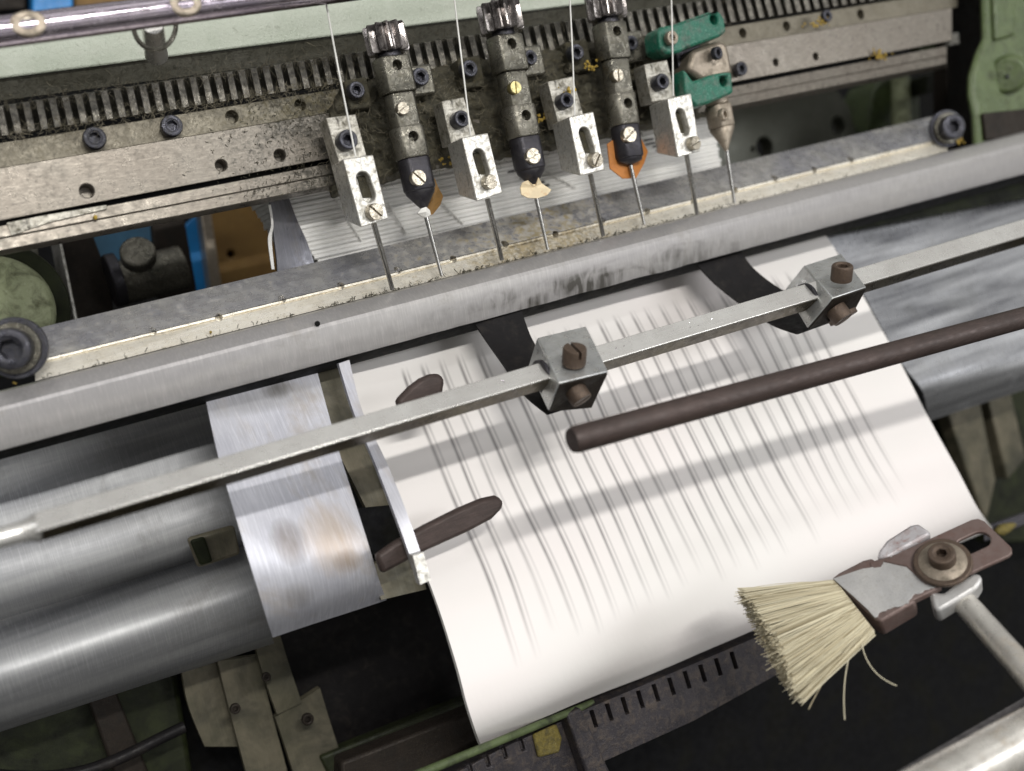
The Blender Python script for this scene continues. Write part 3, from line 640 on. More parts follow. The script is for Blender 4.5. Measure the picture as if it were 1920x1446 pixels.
b = MB(); sect(b, a, c, .55, 1.0, 24*k, 1, r2=4*k); obj('cone', b, X['beige'], t, angle=60)
head(1361, 214, 295, 12, parent=t, axis=(.3, -1, 0), mat='beige')
obj('needle', MB().cyl(c, P(1377, 381, 305), .75, .55, n=12), X['needle'], t)

# ------------------------------------------------------------------ thread guides with needles
def guide(plate, sc, sr, blk, slot, scr, sang, n0, n1, lbl, Y=292):
    t = thing('needle_clamp', lbl, 'needle clamp', P(n0[0], n0[1], Y), 'silver needle clamps between the spindles')
    obj('mounting_plate', MB().slab(plate, Y+9, 7), X['mplate'], t, .3)
    head(sc[0], sc[1], Y+5, sr, parent=t, ang=.3, h=4.4)
    (x0, y0), (x1, y1), w_ = slot; k = mpp(x0, Y)
    cc = MB(); A, B_ = P(x0, y0, Y), P(x1, y1, Y); d = (B_-A).normalized(); sd = d.cross(Vector((0, -1, 0))).normalized(); r = w_*k/2; n = 12
    ring = []
    for i in range(n+1): th = math.pi*i/n; ring.append(A + r*(math.cos(th)*sd - math.sin(th)*d))
    for i in range(n+1): th = math.pi*i/n; ring.append(B_ - r*(math.cos(th)*sd - math.sin(th)*d))
    cc.rings([[p+Vector((0, -2, 0)) for p in ring], [p+Vector((0, 3.6, 0)) for p in ring]])
    (a0, a1, a2, a3) = blk
    # body with the lower back corner chamfered
    b = MB(); f_ = [P(*q, Y) for q in (a0, a1, a2, a3)]; dn = (f_[3]-f_[0]).normalized()
    back = [q + Vector((0, 11, 0)) for q in f_]; back[2] = back[2] - dn*3.5; back[3] = back[3] - dn*3.5
    b.rings([f_, back]); obj('clamp_block', b, X['alu'], t, .35, cuts=cc)
    obj('slot_dirt', (lambda m: m.slab([(x0-w_*.42, y0-4), (x0+w_*.42, y0-6), (x1+w_*.42, y1+3), (x1-w_*.42, y1+5)], Y+3.0, .5))(MB()), X['grime'], t)
    head(scr[0], scr[1], Y-2.4, scr[2], sock=False, mat='slotscrew', parent=t, ang=sang, h=2.6, axis=(.15, -1, -.1))
    obj('needle', MB().cyl(P(*n0, Y+4.5), P(*n1, 304), .85, .7, n=14), X['needle'], t)
guide([(611, 221), (667, 214), (690, 300), (636, 308)], (654, 261), 19, ((643, 298), (700, 290), (729, 410), (677, 427)), ((681, 335), (692, 366), 26), (706, 397, 16), -.85, (701, 420), (736, 543), 'leftmost silver needle clamp with a broad clean upper edge and slanted slotted screw')
guide([(828, 190), (870, 182), (895, 262), (846, 270)], (867, 222), 16, ((866, 258), (915, 249), (943, 362), (894, 378)), ((898, 291), (908, 322), 24), (922, 341, 14), .1, (914, 374), (941, 487), 'silver needle clamp between the first and second spindles, slot full of grime')
guide([(1027, 153), (1074, 143), (1098, 228), (1048, 236)], (1064, 187), 15, ((1067, 219), (1113, 209), (1135, 319), (1088, 330)), ((1096, 250), (1106, 282), 23), (1121, 299, 14), .9, (1107, 328), (1131, 442), 'silver needle clamp between the second and third spindles')
guide([(1208, 121), (1251, 112), (1268, 184), (1222, 192)], (1244, 152), 15, ((1252, 185), (1296, 175), (1314, 284), (1271, 296)), ((1276, 214), (1285, 244), 21), (1306, 268, 13), .25, (1287, 290), (1307, 402), 'rightmost silver needle clamp, next to the green bracket')

# threads
for i, (a, c, Y0, Y1, lb) in enumerate((((537, -400), (666, 294), 285, 291, 'white thread running down to the leftmost needle clamp'), ((809, -400), (881, 253), 285, 291, 'white thread running down to the second needle clamp from the left'),
    ((1052, -400), (1077, 216), 285, 291, 'white thread running down to the third needle clamp from the left'), ((1246, -400), (1263, 180), 285, 291, 'white thread running down to the needle clamp beside the green bracket'))):
    pts = [P(a[0]+(c[0]-a[0])*s_ + 1.2*math.sin(7*s_+i), a[1]+(c[1]-a[1])*s_, Y0+(Y1-Y0)*s_) for s_ in [j/12 for j in range(13)]]
    obj('thread', MB().tube(pts, .26, 6), X['thread'], label=lb, cat='thread', group='threads feeding the needles')

# ------------------------------------------------------------------ stack of sewn signatures behind the needles
ztop = P(800, 180, 384).z; zb = P(560, 520, 384).z
SY = 339; base = P(590, 520, 384); nL = 30; hgt = (P(700, 250, SY).z - P(700, 505, SY).z)/nL
z0 = P(700, 505, SY).z
xr = P(1352, 300, SY).x
for i in range(nL):
    z = z0 + i*hgt; xl = P(606, 490, SY).x - i*.5 + random.uniform(-.35, .35)
    th = hgt*random.uniform(.965, .995); y0 = SY + random.uniform(-.7, .7)
    x1 = xr + random.uniform(-.8, .8); n = 10
    A = [];
    prof_ = [(0, .0), (.6, .5), (1.1, 1)]
    ringl = lambda x, dz: [Vector((x, y0+30, z)), Vector((x, y0+.5, z)), Vector((x, y0, z+th*.3)), Vector((x, y0, z+th*.7)), Vector((x, y0+.5, z+th)), Vector((x, y0+30, z+th))]
    rs = [[p + Vector((0, .25*noise.noise(Vector((x*.03, i*3, 0))), .3*noise.noise(Vector((x*.02, i*.05, 5))))) for p in ringl(x, 0)] for x in [xl+(x1-xl)*j/14 for j in range(15)]]
    b = MB(); b.rings(rs)
    o = obj('book_signature', b, X['sig'], label='folded grey white book section in the stack behind the needles', cat='book section', group='stack of sewn book sections')
    if i % 1 == 0 and i > 9:
        b = MB()
        for mx in ((200, 2.6), (262, 2.6), (324, 2.4)):
            x = mx[0] - (i-10)*2.2 + random.uniform(-.5, .5)
            if xl+4 < x < x1-8 and random.random() < .8:
                q = [Vector((x, y0-.45, z+th*.25)), Vector((x+4.5+random.random(), y0-.45, z+th*.25)), Vector((x+4.5, y0-.45, z+th*.7)), Vector((x+.3, y0-.45, z+th*.7))]
                b.rings([q, [p+Vector((0, .6, 0)) for p in q]])
        if len(b.b.verts): obj('spine_mark', b, X['mark'], o)
for i, (a, c) in enumerate((((617, 355), (678, 452)), ((727, 380), (762, 438)), ((820, 372), (868, 420)), ((985, 300), (1080, 352)))):
    pts = [P(a[0]+(c[0]-a[0])*s_, a[1]+(c[1]-a[1])*s_, SY-1.2) for s_ in [j/8 for j in range(9)]]
    obj('sewing_thread', MB().tube(pts, .3, 6), X['thread'], label=('pale stitch' + (' leftmost on the stacked sections, beside the leftmost needle clamp', ' between the leftmost clamp and the golden scrap', ' just right of the golden brown scrap', ' on the stack left of the orange scrap')[i]), cat='thread', group='stitches on the stacked sections')
obj('cover_sheet', MB().patch([(504, 360, 332), (512, 430, 333), (520, 500, 334), (520, 560, 335)], [(536, 356, 337), (556, 410, 337.5), (578, 460, 338), (604, 540, 338)], 1.2, 10, 20), X['sheetdk'],
    label='grey curved guide sheet at the left end of the book section stack', cat='guide')
obj('ragged_edge', MB().patch([(503, 384, 330), (509, 420, 330), (503, 450, 331), (510, 505, 332)], [(508, 384, 331), (513, 420, 331), (510, 450, 332), (515, 505, 333)], .6, 4, 20, wob=1), X['sig'],
    label='torn white paper edge left of the grey curved guide sheet', cat='paper')

# ================================================================== table bar and saddle
t = thing('table_bar', 'long aluminium bar under the needles with cream strip and small holes', 'table bar', P(900, 500, 315))
e0 = L((85, 612), (1754, 217)); e1 = L((287, 622), (1598, 300)); e2 = L((67, 714), (1768, 286))
HO = [(287, 622), (411, 596), (530, 562), (640, 537), (748, 507), (851, 487), (949, 458), (1043, 440), (1131, 413), (1215, 397), (1302, 377), (1380, 357), (1455, 335), (1529, 319), (1598, 300)]
def hc(Y, r=8):
    c_ = MB()
    for q in HO: hole(c_, q[0], q[1]-1, Y, r*(1-.2*(q[0]/1600)), 5, n=14)
    return c_
obj('upper_face', MB().bar(62, 1772, [(e0, 324), (e1, 313), (e1, 330), (e0, 330)]), X['patina'], t, .2, cuts=hc(313))
ex = lambda o_: (lambda x: e1(x)+o_)
obj('needle_strip', MB().bar(66, 1776, [(ex(1.2), 312.6), (ex(5), 312.4), (ex(6.5), 313), (ex(9), 312.2), (e2, 308.5), (e2, 328), (ex(1.2), 328)]), X['cream'], t, .08, cuts=hc(312))
t2 = t
c = P(5, 658, 300)
# big end screws with washers
def endscrew(px, py, Y, r, par, axis=(-.35, -1, 0)):
    d = Vector(axis).normalized(); k = mpp(px, Y); c = P(px, py, Y)
    obj('washer', MB().cyl(c - d*7, c - d*5.4, r*1.75*k, n=40), X['screw'], par, .25)
    obj('spacer', MB().cyl(c - d*5.4, c - d*3.9, r*1.45*k, n=40), X['spin'], par, .25)
    head(px, py, Y, r*1.15, axis=axis, parent=par, h=4.2)
endscrew(16, 655, 300, 34, t); endscrew(1790, 237, 303, 20, t)
b = MB()
for px, py, s_ in ((45, 705, 6), (60, 700, 4), (1770, 268, 5), (1800, 262, 4)):
    pass

r0 = L((0, 733), (1920, 247)); r1 = L((0, 750), (1920, 259)); r2 = L((0, 768), (1920, 273)); r3 = L((0, 836), (1920, 320)); r4 = L((0, 848), (1920, 329))
b = MB(); ns = 90; rs = []
for i in range(ns+1):
    px = -90 + 2140*i/ns
    wv = lambda s_: s_*noise.noise(Vector((px*.018, 3, 0)))
    mid = math.exp(-((px-1080)/260)**2)
    rs.append([P(px, r0(px), 306), P(px, r0(px)+3, 303), P(px, r1(px), 300.4), P(px, r2(px)-4, 298.4), P(px, r2(px)+3, 298), P(px, r3(px)-28, 298.5), P(px, r3(px)-8, 299.2),
               P(px, r4(px)-3+mid*wv(6), 300), P(px, r4(px)+mid*wv(10), 303), P(px, r4(px), 316), P(px, r0(px), 316)])
b.rings(rs)
saddle = thing('saddle_arm', 'grey steel saddle arm with bright rolled ridge below the needles', 'saddle arm', P(900, 640, 300))
sad = obj('saddle_plate', b, X['saddle'], saddle, angle=12)
at_ = sad.data.attributes.new('prof', 'FLOAT_VECTOR', 'POINT'); AC = (0, 0, .1, .2, .25, .7, .9, .97, 1, 1, 0)
for i_ in range(len(sad.data.vertices)): at_.data[i_].vector = ((i_//11)/ns, AC[i_ % 11], 0)
obj('rivet', MB().cyl(P(595, 607, 297.9), P(595, 607, 300), .8, n=14), X['dark'], saddle)
obj('machine_crevice', MB().bar(-90, 2050, [(L((0, 846), (1920, 327)), 300), (L((0, 862), (1920, 341)), 306), (L((0, 862), (1920, 341)), 322), (L((0, 840), (1920, 322)), 322)]), X['dark'],  # dark strip set into the crease below the saddle
    label='dark strip filling the crease along the underside of the saddle arm', cat='strip')

# ================================================================== paper on the saddle
pL = [(648, 664, 318), (676, 775, 309), (738, 935, 296), (806, 1098, 283), (855, 1240, 271), (877, 1322, 268), (893, 1372, 271), (903, 1398, 280)]
pR = [(1542, 430, 320), (1612, 540, 313), (1680, 668, 303), (1745, 790, 293), (1800, 885, 284), (1832, 945, 282), (1850, 976, 287), (1860, 992, 298)]
b = MB(); b.patch(pL, pR, .5, 60, 80, wob=1.6, seed=4, uvs=True)
obj('printed_sheet', b, X['paper'], label='large white printed book sheet draped over the saddle arm', cat='paper', angle=60)
# sheets lying under it, edges just showing at the left
for i in range(1):
    d = 1.6*(i+1); o_ = 4
    b = MB(); b.patch([(q[0]-o_*.6, q[1]+2, q[2]+d) for q in pL], [(q[0]-3*i, q[1], q[2]+d) for q in pR], .3, 20, 40, wob=2.2, seed=4)
    obj('under_sheet', b, X['thread'], label='second white sheet, only its left edge showing beneath the printed sheet', cat='paper')

# black arms clamped on the hex bar
obj('page_hook', MB().patch([(890, 606, 301), (920, 650, 295), (950, 692, 286), (985, 742, 272), (1028, 778, 262)], [(976, 576, 301), (1000, 640, 295), (1040, 690, 286), (1080, 715, 272), (1112, 752, 262)], 1.0, 10, 30), X['black'],
    label='black curved hook running from the saddle to the left clamp', cat='hook', group='black curved hooks')
obj('page_hook', MB().patch([(1306, 494, 302), (1345, 535, 297), (1410, 585, 288), (1455, 612, 275), (1497, 627, 262)], [(1387, 468, 302), (1415, 505, 297), (1470, 545, 288), (1540, 570, 275), (1600, 590, 262)], 1.0, 10, 30), X['black'],
    label='black curved hook running from the saddle to the right clamp', cat='hook', group='black curved hooks')

# ================================================================== steel sheets at left
AL = [(-70, 864, 350), (-70, 930, 343), (-70, 1010, 338), (-70, 1090, 333), (-70, 1150, 334), (-70, 1190, 342)]
AR = [(392, 738, 350), (398, 800, 343), (420, 880, 338), (440, 950, 333), (452, 1000, 334), (460, 1030, 342)]
obj('guide_sheet', MB().patch(AL, AR, .8, 30, 70, wob=.8), X['sheet'], label='dull grey steel guide sheet under the left part of the saddle arm', cat='sheet')
AL = [(-70, 1175, 346), (-70, 1200, 334), (-70, 1240, 326), (-70, 1290, 322), (-70, 1340, 325), (-70, 1375, 333), (-70, 1395, 346)]
AR = [(452, 1012, 346), (460, 1035, 334), (472, 1070, 326), (486, 1110, 322), (500, 1155, 325), (508, 1190, 333), (514, 1206, 346)]
obj('steel_roller', MB().patch(AL, AR, .8, 30, 70, wob=.5), X['sheet'], label='rounded grey steel roller cover, lowest of the left sheets', cat='roller cover')
BL = [(384, 740, 306), (396, 800, 300), (412, 870, 293), (440, 965, 285), (472, 1070, 280), (497, 1150, 282), (512, 1196, 292)]
BR = [(594, 690, 306), (612, 760, 300), (636, 850, 293), (668, 950, 285), (694, 1030, 280), (712, 1090, 282), (724, 1125, 292)]
obj('guide_sheet', MB().patch(BL, BR, .8, 24, 60, wob=1.2, seed=9, uvs=True), X['smudged'], label='bright steel guide sheet overlapping the dull one, with brownish smears', cat='sheet')
CL = [(635, 682, 300), (664, 775, 292), (706, 875, 282), (748, 985, 272), (788, 1097, 265)]
CR = [(655, 675, 300), (680, 772, 292), (724, 865, 282), (766, 970, 272), (806, 1088, 265)]
obj('edge_strip', MB().patch(CL, CR, 2.0, 6, 40), X['sheetbr'], label='narrow polished steel strip along the left edge of the printed sheet', cat='strip')
obj('end_block', MB().patch([(774, 1042, 264), (788, 1096, 262.5)], [(794, 1036, 264), (808, 1088, 262.5)], 3, 4, 4), X['alu'], label='small bright steel end piece at the bottom of the narrow strip', cat='end piece')
t = thing('side_bracket', 'small beige bracket between the dull sheet and the roller cover, left of the bright sheet', 'bracket', P(400, 1060, 320))
obj('plate', MB().slab([(352, 1010), (400, 996), (440, 985), (452, 1040), (372, 1066)], 322, 3), X['slat'], t, 1)
obj('dark_lug', MB().slab([(356, 1014), (384, 1006), (400, 1054), (376, 1062)], 320, 1.5), X['olive'], t, .8)
# inner parts between the sheets
t = thing('inner_bracket', 'grey brown bracket recessed between the bright sheet and the narrow strip', 'bracket', P(690, 1000, 310))
obj('upper_piece', MB().patch([(560, 690, 316), (600, 790, 310), (640, 840, 308)], [(645, 670, 316), (680, 770, 310), (715, 830, 308)], 3, 8, 12), X['slat'], t)
obj('middle_piece', MB().patch([(630, 840, 308), (660, 900, 302), (690, 960, 300)], [(715, 820, 308), (745, 890, 302), (765, 950, 300)], 3, 8, 12), X['slat'], t)
obj('dark_piece', MB().patch([(670, 955, 298), (700, 1040, 293)], [(770, 945, 298), (800, 1030, 293)], 3, 8, 12), X['dark'], t)
obj('lower_piece', MB().patch([(690, 1060, 290), (715, 1125, 288)], [(780, 1040, 290), (800, 1105, 288)], 3, 8, 12), X['slat'], t)
# dark finger-shaped slabs
def finger(pix, Y, lb, par=None):
    b = MB(); b.slab(pix, Y, 3.5); return obj('finger_shape', b, X['rod'], bevel=1.6, label=lb, cat='finger', group='dark fingers over the sheet')
finger([(706, 1042), (740, 1018), (800, 985), (860, 955), (905, 936), (932, 930), (946, 938), (944, 954), (925, 974), (880, 998), (800, 1034), (718, 1078)], 273, 'dark rubber finger pointing right over the lower part of the printed sheet')
finger([(744, 752), (770, 725), (790, 710), (808, 702), (826, 700), (836, 712), (832, 738), (810, 775), (760, 785)], 284, 'dark rounded shape half hidden behind the hexagonal bar')  # dark rounded slab partly covered by the bar

# below the sheets
t = thing('lower_body', 'black machine body under the sheets with an olive lower edge', 'machine body', P(700, 1446, 320))
obj('panel', MB().slab([(480, 1150), (800, 1060), (930, 1500), (600, 1620)], 376, 12), X['black'], t, 1)
obj('olive_rib', MB().slab([(600, 1420), (900, 1300), (930, 1380), (640, 1500)], 360, 6), X['olive'], t, 1)
obj('gritty_ledge', MB().slab([(640, 1500), (640, 1430), (895, 1330), (915, 1400), (780, 1500)], 306, 8), X['darkbr'], t, 1)
slt = thing('slat_guard', 'row of beige slats below the steel sheets at lower left', 'guard', P(480, 1440, 310))
for i, (pL_, pR_, Y, lb) in enumerate((([(338, 1240), (352, 1320), (384, 1400)], [(404, 1240), (425, 1320), (450, 1400)], 372, 'leftmost beige slat under the dull steel sheet'),
    ([(408, 1240), (430, 1330), (470, 1480)], [(484, 1230), (508, 1330), (548, 1480)], 366, 'broad beige slat in the middle under the steel sheets'),
    ([(476, 1200), (492, 1260), (520, 1340)], [(522, 1180), (540, 1240), (566, 1318)], 360, 'short beige slat below the corner of the bright steel sheet'),
    ([(516, 1345), (535, 1400), (560, 1480)], [(600, 1290), (618, 1350), (650, 1450)], 362, 'wide pinkish beige slat, rightmost under the sheets'))):
    obj('slat', MB().patch([(q[0], q[1], Y) for q in pL_], [(q[0], q[1], Y) for q in pR_], 3, 6, 12), X['slat'], slt)
for q in ((442, 1330, 7), (578, 1350, 8), (500, 1270, 6)): head(q[0], q[1], 352, q[2]*1.4, parent=slt, mat='darkbr', name='bolt')
obj('cable', MB().tube([P(x_, 1395 + 26*math.sin(x_*.011) - .22*x_ + 60, 362) for x_ in range(-60, 360, 14)], 2.0, 10), X['black'], label='black cable sagging across the dark lower left corner', cat='cable')
obj('olive_casting', MB().slab([(-80, 1350), (60, 1330), (180, 1290), (330, 1250), (370, 1500), (-80, 1560)], 384, 14), X['olive'], bevel=2, label='dark olive casting in the lower left corner', cat='casting')
obj('olive_post', MB().slab([(160, 1300), (215, 1290), (300, 1500), (230, 1500)], 376, 10), X['darkbr'], bevel=1, label='dark post standing before the olive casting', cat='post')

# green rail and notched rail at the bottom
def seg(mb, a, b_, w_, Y0, Y1, th):
    return mb
ga, gb = P(760, 1462, 262), P(1110, 1318, 290)
obj('green_rail', MB().cyl(ga, gb, 1.25, 1.1, n=20), X['olivelt'], label='thin green rail along the bottom edge of the printed sheet', cat='rail')
t = thing('notched_rail', 'dark dusty rail with a row of narrow notches below the sheet', 'rail', P(1250, 1350, 290))
n0, n1 = L((1000, 1372), (1440, 1186)), L((1040, 1446), (1500, 1260))
cc = MB()
for i in range(10):
    px = 1132 + i*29.5; py = n0(px) + 44
    A = [P(px-5, py-16, 280), P(px+3, py-18, 280), P(px+13, py+15, 280), P(px+5, py+17, 280)]
    cc.rings([A, [p+Vector((0, 12, 0)) for p in A]])
obj('notched_plate', MB().slab([(1085, n0(1085)), (1560, n0(1560)), (1590, 1180), (1475, 1255), (1300, 1352), (1110, 1438)], 287, 8), X['rail'], t, .4, cuts=cc)
cc = MB()
for i in range(5):
    px = 905 + i*33; py = L((900, 1460), (1040, 1395))(px)
    A = [P(px-5, py-14, 280), P(px+3, py-16, 280), P(px+12, py+15, 280), P(px+4, py+17, 280)]
    cc.rings([A, [p+Vector((0, 12, 0)) for p in A]])
obj('end_plate', MB().slab([(820, 1470), (950, 1398), (1060, 1350), (1100, 1480), (900, 1540)], 290, 8), X['rail'], t, .4, cuts=cc)
obj('joint', MB().slab([(1062, 1340), (1090, 1328), (1150, 1460), (1110, 1480)], 284, 10), X['rail'], t, .8)
obj('grease_patch', MB().slab([(1000, 1378), (1045, 1358), (1055, 1385), (1050, 1412), (1010, 1422)], 288.8, 1.5), X['dimyellow'], t, .8)

# ================================================================== right side below the saddle
DL = [(1540, 436, 330), (1590, 500, 326), (1640, 590, 318), (1690, 680, 308), (1730, 735, 304), (1742, 790, 318)]
DR = [(2000, 300, 330), (2000, 370, 326), (2000, 470, 318), (2000, 590, 308), (2000, 665, 304), (2000, 705, 314)]
obj('guide_sheet', MB().patch(DL, DR, .8, 30, 60, wob=.6, seed=3), X['glossy'], label='curved steel guide sheet right of the printed sheet with a bright lower edge', cat='sheet')
obj('upper_guard', MB().bar(1560, 2000, [(L((1560, 415), (1920, 325)), 322), (L((1560, 440), (1920, 372)), 320), (L((1560, 440), (1920, 372)), 326), (L((1560, 415), (1920, 325)), 328)]), X['olive'], bevel=.5, label='olive strip just under the right part of the saddle arm', cat='strip')
slr = thing('slat_guard', 'pair of beige slats just right of the printed sheet', 'guard', P(1850, 960, 345))
obj('slat', MB().slab([(1768, 745), (1835, 735), (1868, 900), (1850, 980), (1820, 900)], 345, 8), X['slat'], slr, 1)
obj('slat', MB().slab([(1850, 735), (1892, 720), (1925, 860), (1890, 900)], 352, 8), X['slat'], slr, 1)
obj('olive_casting', MB().slab([(1740, 700), (2010, 640), (2010, 1010), (1860, 1020)], 370, 10), X['olive'], bevel=1, label='dark olive casting at the right edge between the curved sheet and the brush', cat='casting')
obj('side_rail', MB().bar(1845, 2010, [(L((1850, 985), (1920, 960)), 300), (L((1850, 1015), (1920, 985)), 298), (L((1850, 1015), (1920, 985)), 310), (L((1850, 985), (1920, 960)), 312)]), X['tip'], bevel=.6, label='dark rail at the right edge above the brush bracket', cat='rail')
obj('grease_blob', MB().cyl(P(1868, 998, 296), P(1902, 984, 296), 1, prof=[(0, 1.0), (.3, 2.4), (.6, 2.0), (1, .8)], n=16), X['dimyellow'], label='yellow grease blob on the dark rail at the right edge', cat='grease')

# ================================================================== hexagonal bar with clamps
t = thing('hexagonal_bar', 'long polished hexagonal steel bar crossing in front of the printed sheet', 'bar', P(700, 830, 255))
h0, h1, h2 = L((60, 964), (1920, 412)), L((60, 999), (1920, 442)), L((60, 1019), (1920, 458))
tp = lambda o_: (lambda x: h0(x)+o_)
obj('lower_facet', MB().bar(80, 2020, [(lambda x: h1(x)+3.5, 251.9), (lambda x: h2(x)-.5, 256.3), (h2, 259), (lambda x: h1(x)+3.5, 259)]) if False else MB().bar(80, 2020, [(lambda x: h1(x)+3, 251.5), (lambda x: h2(x)+1, 256.3), (lambda x: h2(x)-1, 257.5), (lambda x: h1(x)+4, 253.5)]), X['underside'], t, 0)  # thin strip whose colour stands for the dark reflection in this facet
obj('bar_body', MB().bar(66, 2020, [(tp(-1), 256), (h1, 251.5), (lambda x: h1(x)+2, 251.7), (h2, 256.5), (h2, 260), (h1, 263), (tp(-1), 260)]), X['hexsteel'], t, .35)
a, c = P(70, 990, 256), P(-60, 1025, 256)
obj('turned_end', MB().cyl(a, c, 1, prof=[(0, 3.4), (.12, 2.6), (.3, 2.3), (1, 2.3)], n=24), X['hexsteel'], t)
# scratches / dings on the top facet
b = MB()
for px in (940, 1150, 1165, 1265, 1290, 1305, 1330, 1390, 1405, 1420, 1450, 1640, 1655, 1500):
    py = h0(px) + random.uniform(8, 18); Y = 256 - (py-h0(px))/35*4.5
    c0 = P(px, py, Y-.02); r = random.uniform(.6, 1.3); pts = [c0 + Vector((r*math.cos(th), -.02, r*math.sin(th))) for th in [random.uniform(-1, 0) + .25*j for j in range(9)]]
    pts = [P(px + 9*r*math.cos(th), py + 9*r*math.sin(th), 256 - (py + 9*r*math.sin(th) - h0(px))/35*4.5 - .05) for th in [-1.2 + .27*j for j in range(9)]]
    b.tube(pts, .12, 5)
obj('dent_mark', b, X['chrome'], t)

def clampblock(A, B_, C_, D, E, Fp, G, lbl, top, bot, tsock, washer=False):
    t = thing('bar_clamp', lbl, 'clamp', P(E[0], E[1], 255), 'square clamps on the hexagonal bar')
    Y = dict(a=266, d=244, e=253, f=272)
    a, b2, c2, d2, e2_, f2 = P(*A, Y['a']), P(*B_, Y['a']), P(*C_, Y['d']), P(*D, Y['d']), P(*E, Y['e']), P(*Fp, Y['f'])
    g2 = P(*G, Y['e']); h2_ = f2 + (b2-a)
    obj('block', MB().rings([[a, d2, e2_, f2], [b2, c2, g2, h2_]]), X['clamp'], t, .45)
    nrm = (d2-a).cross(b2-a).normalized()
    if nrm.y > 0: nrm = -nrm
    s1 = head(top[0], top[1], top[3], top[2], axis=nrm, sock=tsock, mat='rust', parent=t, ang=top[4], h=5.0)
    n2 = (e2_-d2).cross(c2-d2).normalized()
    cen = (a+b2+c2+d2+e2_+f2+g2+h2_)/8
    if n2.dot(d2-cen) < 0: n2 = -n2
    # dark plate laid over the block's lower face
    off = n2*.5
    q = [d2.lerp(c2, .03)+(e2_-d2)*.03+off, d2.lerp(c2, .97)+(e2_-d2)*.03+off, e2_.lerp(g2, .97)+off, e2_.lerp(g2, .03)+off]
    obj('dark_underside', MB().rings([q, [p-n2*.9 for p in q]]), X['darkbr'], t, 0)
    if washer:
        cw = P(bot[0]-4, bot[1]-10, 249); obj('washer', MB().cyl(cw, cw + Vector((.1, -.35, -.9)).normalized()*1.6, 28*mpp(bot[0], 249), n=30), X['rust'], t, .2)
    head(bot[0], bot[1], 246, bot[2], axis=(.1, -.5, -.85), sock=False, mat='rust', parent=t, ang=bot[3], h=4.5)
    hc_ = h0(A[0]-8)+26; bc = P((A[0]+F0[0])/2 if False else (A[0]+D[0]+E[0]+Fp[0])/4 - 1, h0((A[0]+D[0]+E[0]+Fp[0])/4)+27, 257)
    obj('bore_rim', MB().cyl(bc + Vector((-.5, 0, 0)), bc + Vector((.6, 0, 0)), 4.9, n=40), X['tip'], t, .15)
    return t
clampblock((1007, 633), (1099, 611), (1141, 696), (1047, 719), (1027, 770), (989, 690), (1110, 762), 'left square clamp with a large brown slotted screw on top', (1078, 652, 23, 247, 1.45), (1092, 752, 21, .6), False)
clampblock((1507, 498), (1578, 475), (1625, 538), (1561, 559), (1513, 616), (1471, 544), (1600, 585), 'right square clamp with a black socket screw and rust spots', (1580, 497, 20, 245, 0), (1582, 600, 20, .9), True, True)

# ================================================================== dark rod
ra_, rb_ = P(1072, 826, 222), P(2040, 563, 222)
cc = MB().cyl(ra_ - Vector((3, 0, 0)), ra_ + (rb_-ra_).normalized()*5, 1.7, n=30)
obj('dark_rod', MB().cyl(ra_, rb_, 1, prof=[(0, 3.0), (.006, 3.4), (1, 3.4)], n=48), X['rod'], cuts=None, label='smooth dark brown rod ending above the middle of the printed sheet', cat='rod')

# ================================================================== brush
YB = 212
BC = P(1650, 1110, YB); BN = ((-BC).normalized() + Vector((0, 0, .9))).normalized()
def BP(px, py, off=0):
    r_ = P(px, py, 100); return r_ * ((BC + BN*off).dot(BN)/r_.dot(BN))
PL = lambda off: (BC, BN, off)
t = thing('bristle_brush', 'flat brush of pale cream bristles in a chipped grey ferrule', 'brush', BP(1600, 1200))
random.seed(3)
m0, m1 = BP(1566, 1092, -2), BP(1640, 1188, -2)
e_ = [(1386, 1106), (1392, 1130), (1402, 1160), (1420, 1200), (1440, 1235), (1466, 1280), (1496, 1312)]
b = MB()
def bez(a, c, d, n=7): return [(1-s_)**2*a + 2*s_*(1-s_)*c + s_*s_*d for s_ in [i/(n-1) for i in range(n)]]
for i in range(1500):
    s_ = random.random(); dep = random.uniform(-1, 1)          # dep 1 = upper layer
    a = m0.lerp(m1, s_) + BN*dep*1.7
    q = pl(e_, min(.999, max(0, s_ + random.gauss(0, .03)))); mid_ = 1-abs(2*s_-1)
    d_ = BP(q[0] + (10+34*mid_)*(dep+1)*.5 + random.uniform(-6, 5), q[1] + 4*(dep+1)*.5 + random.uniform(-4, 4), dep*4.5)
    mid = a.lerp(d_, .5) + BN*random.uniform(-.3, .4) + Vector((0, 0, .8*(.5-s_) + random.uniform(-.25, .25)))
    b.tube(bez(a, mid, d_, 6), .19, 4, taper=.7)
for i in range(46):
    s_ = random.choice((random.uniform(-.02, .12), random.uniform(.85, 1.02), random.random())); a = m0.lerp(m1, s_) + BN*random.uniform(-1, 1.7)
    q = pl(e_, min(.999, max(0, s_))); d_ = BP(q[0] + random.uniform(-14, 10), q[1] + random.uniform(-14, 14), random.uniform(-5, 6))
    b.tube(bez(a, a.lerp(d_, .55) + BN*random.uniform(-1.5, 2) + Vector((0, 0, random.uniform(-1.6, 1.6))), d_, 8), .14, 4, taper=.7)
for q in ([(1562, 1092), (1480, 1100), (1392, 1104)], [(1562, 1094), (1470, 1108), (1383, 1110)], [(1563, 1096), (1480, 1110), (1388, 1118)],
          [(1612, 1192), (1560, 1240), (1516, 1330)], [(1604, 1195), (1576, 1265), (1584, 1350)], [(1614, 1190), (1618, 1262), (1681, 1286)], [(1600, 1200), (1560, 1245), (1512, 1312)]):
    b.tube(bez(BP(*q[0]), BP(*q[1], 1), BP(*q[2]), 14), .15, 5)
obj('bristles', b, X['bristle'], t, kind='stuff', angle=80)
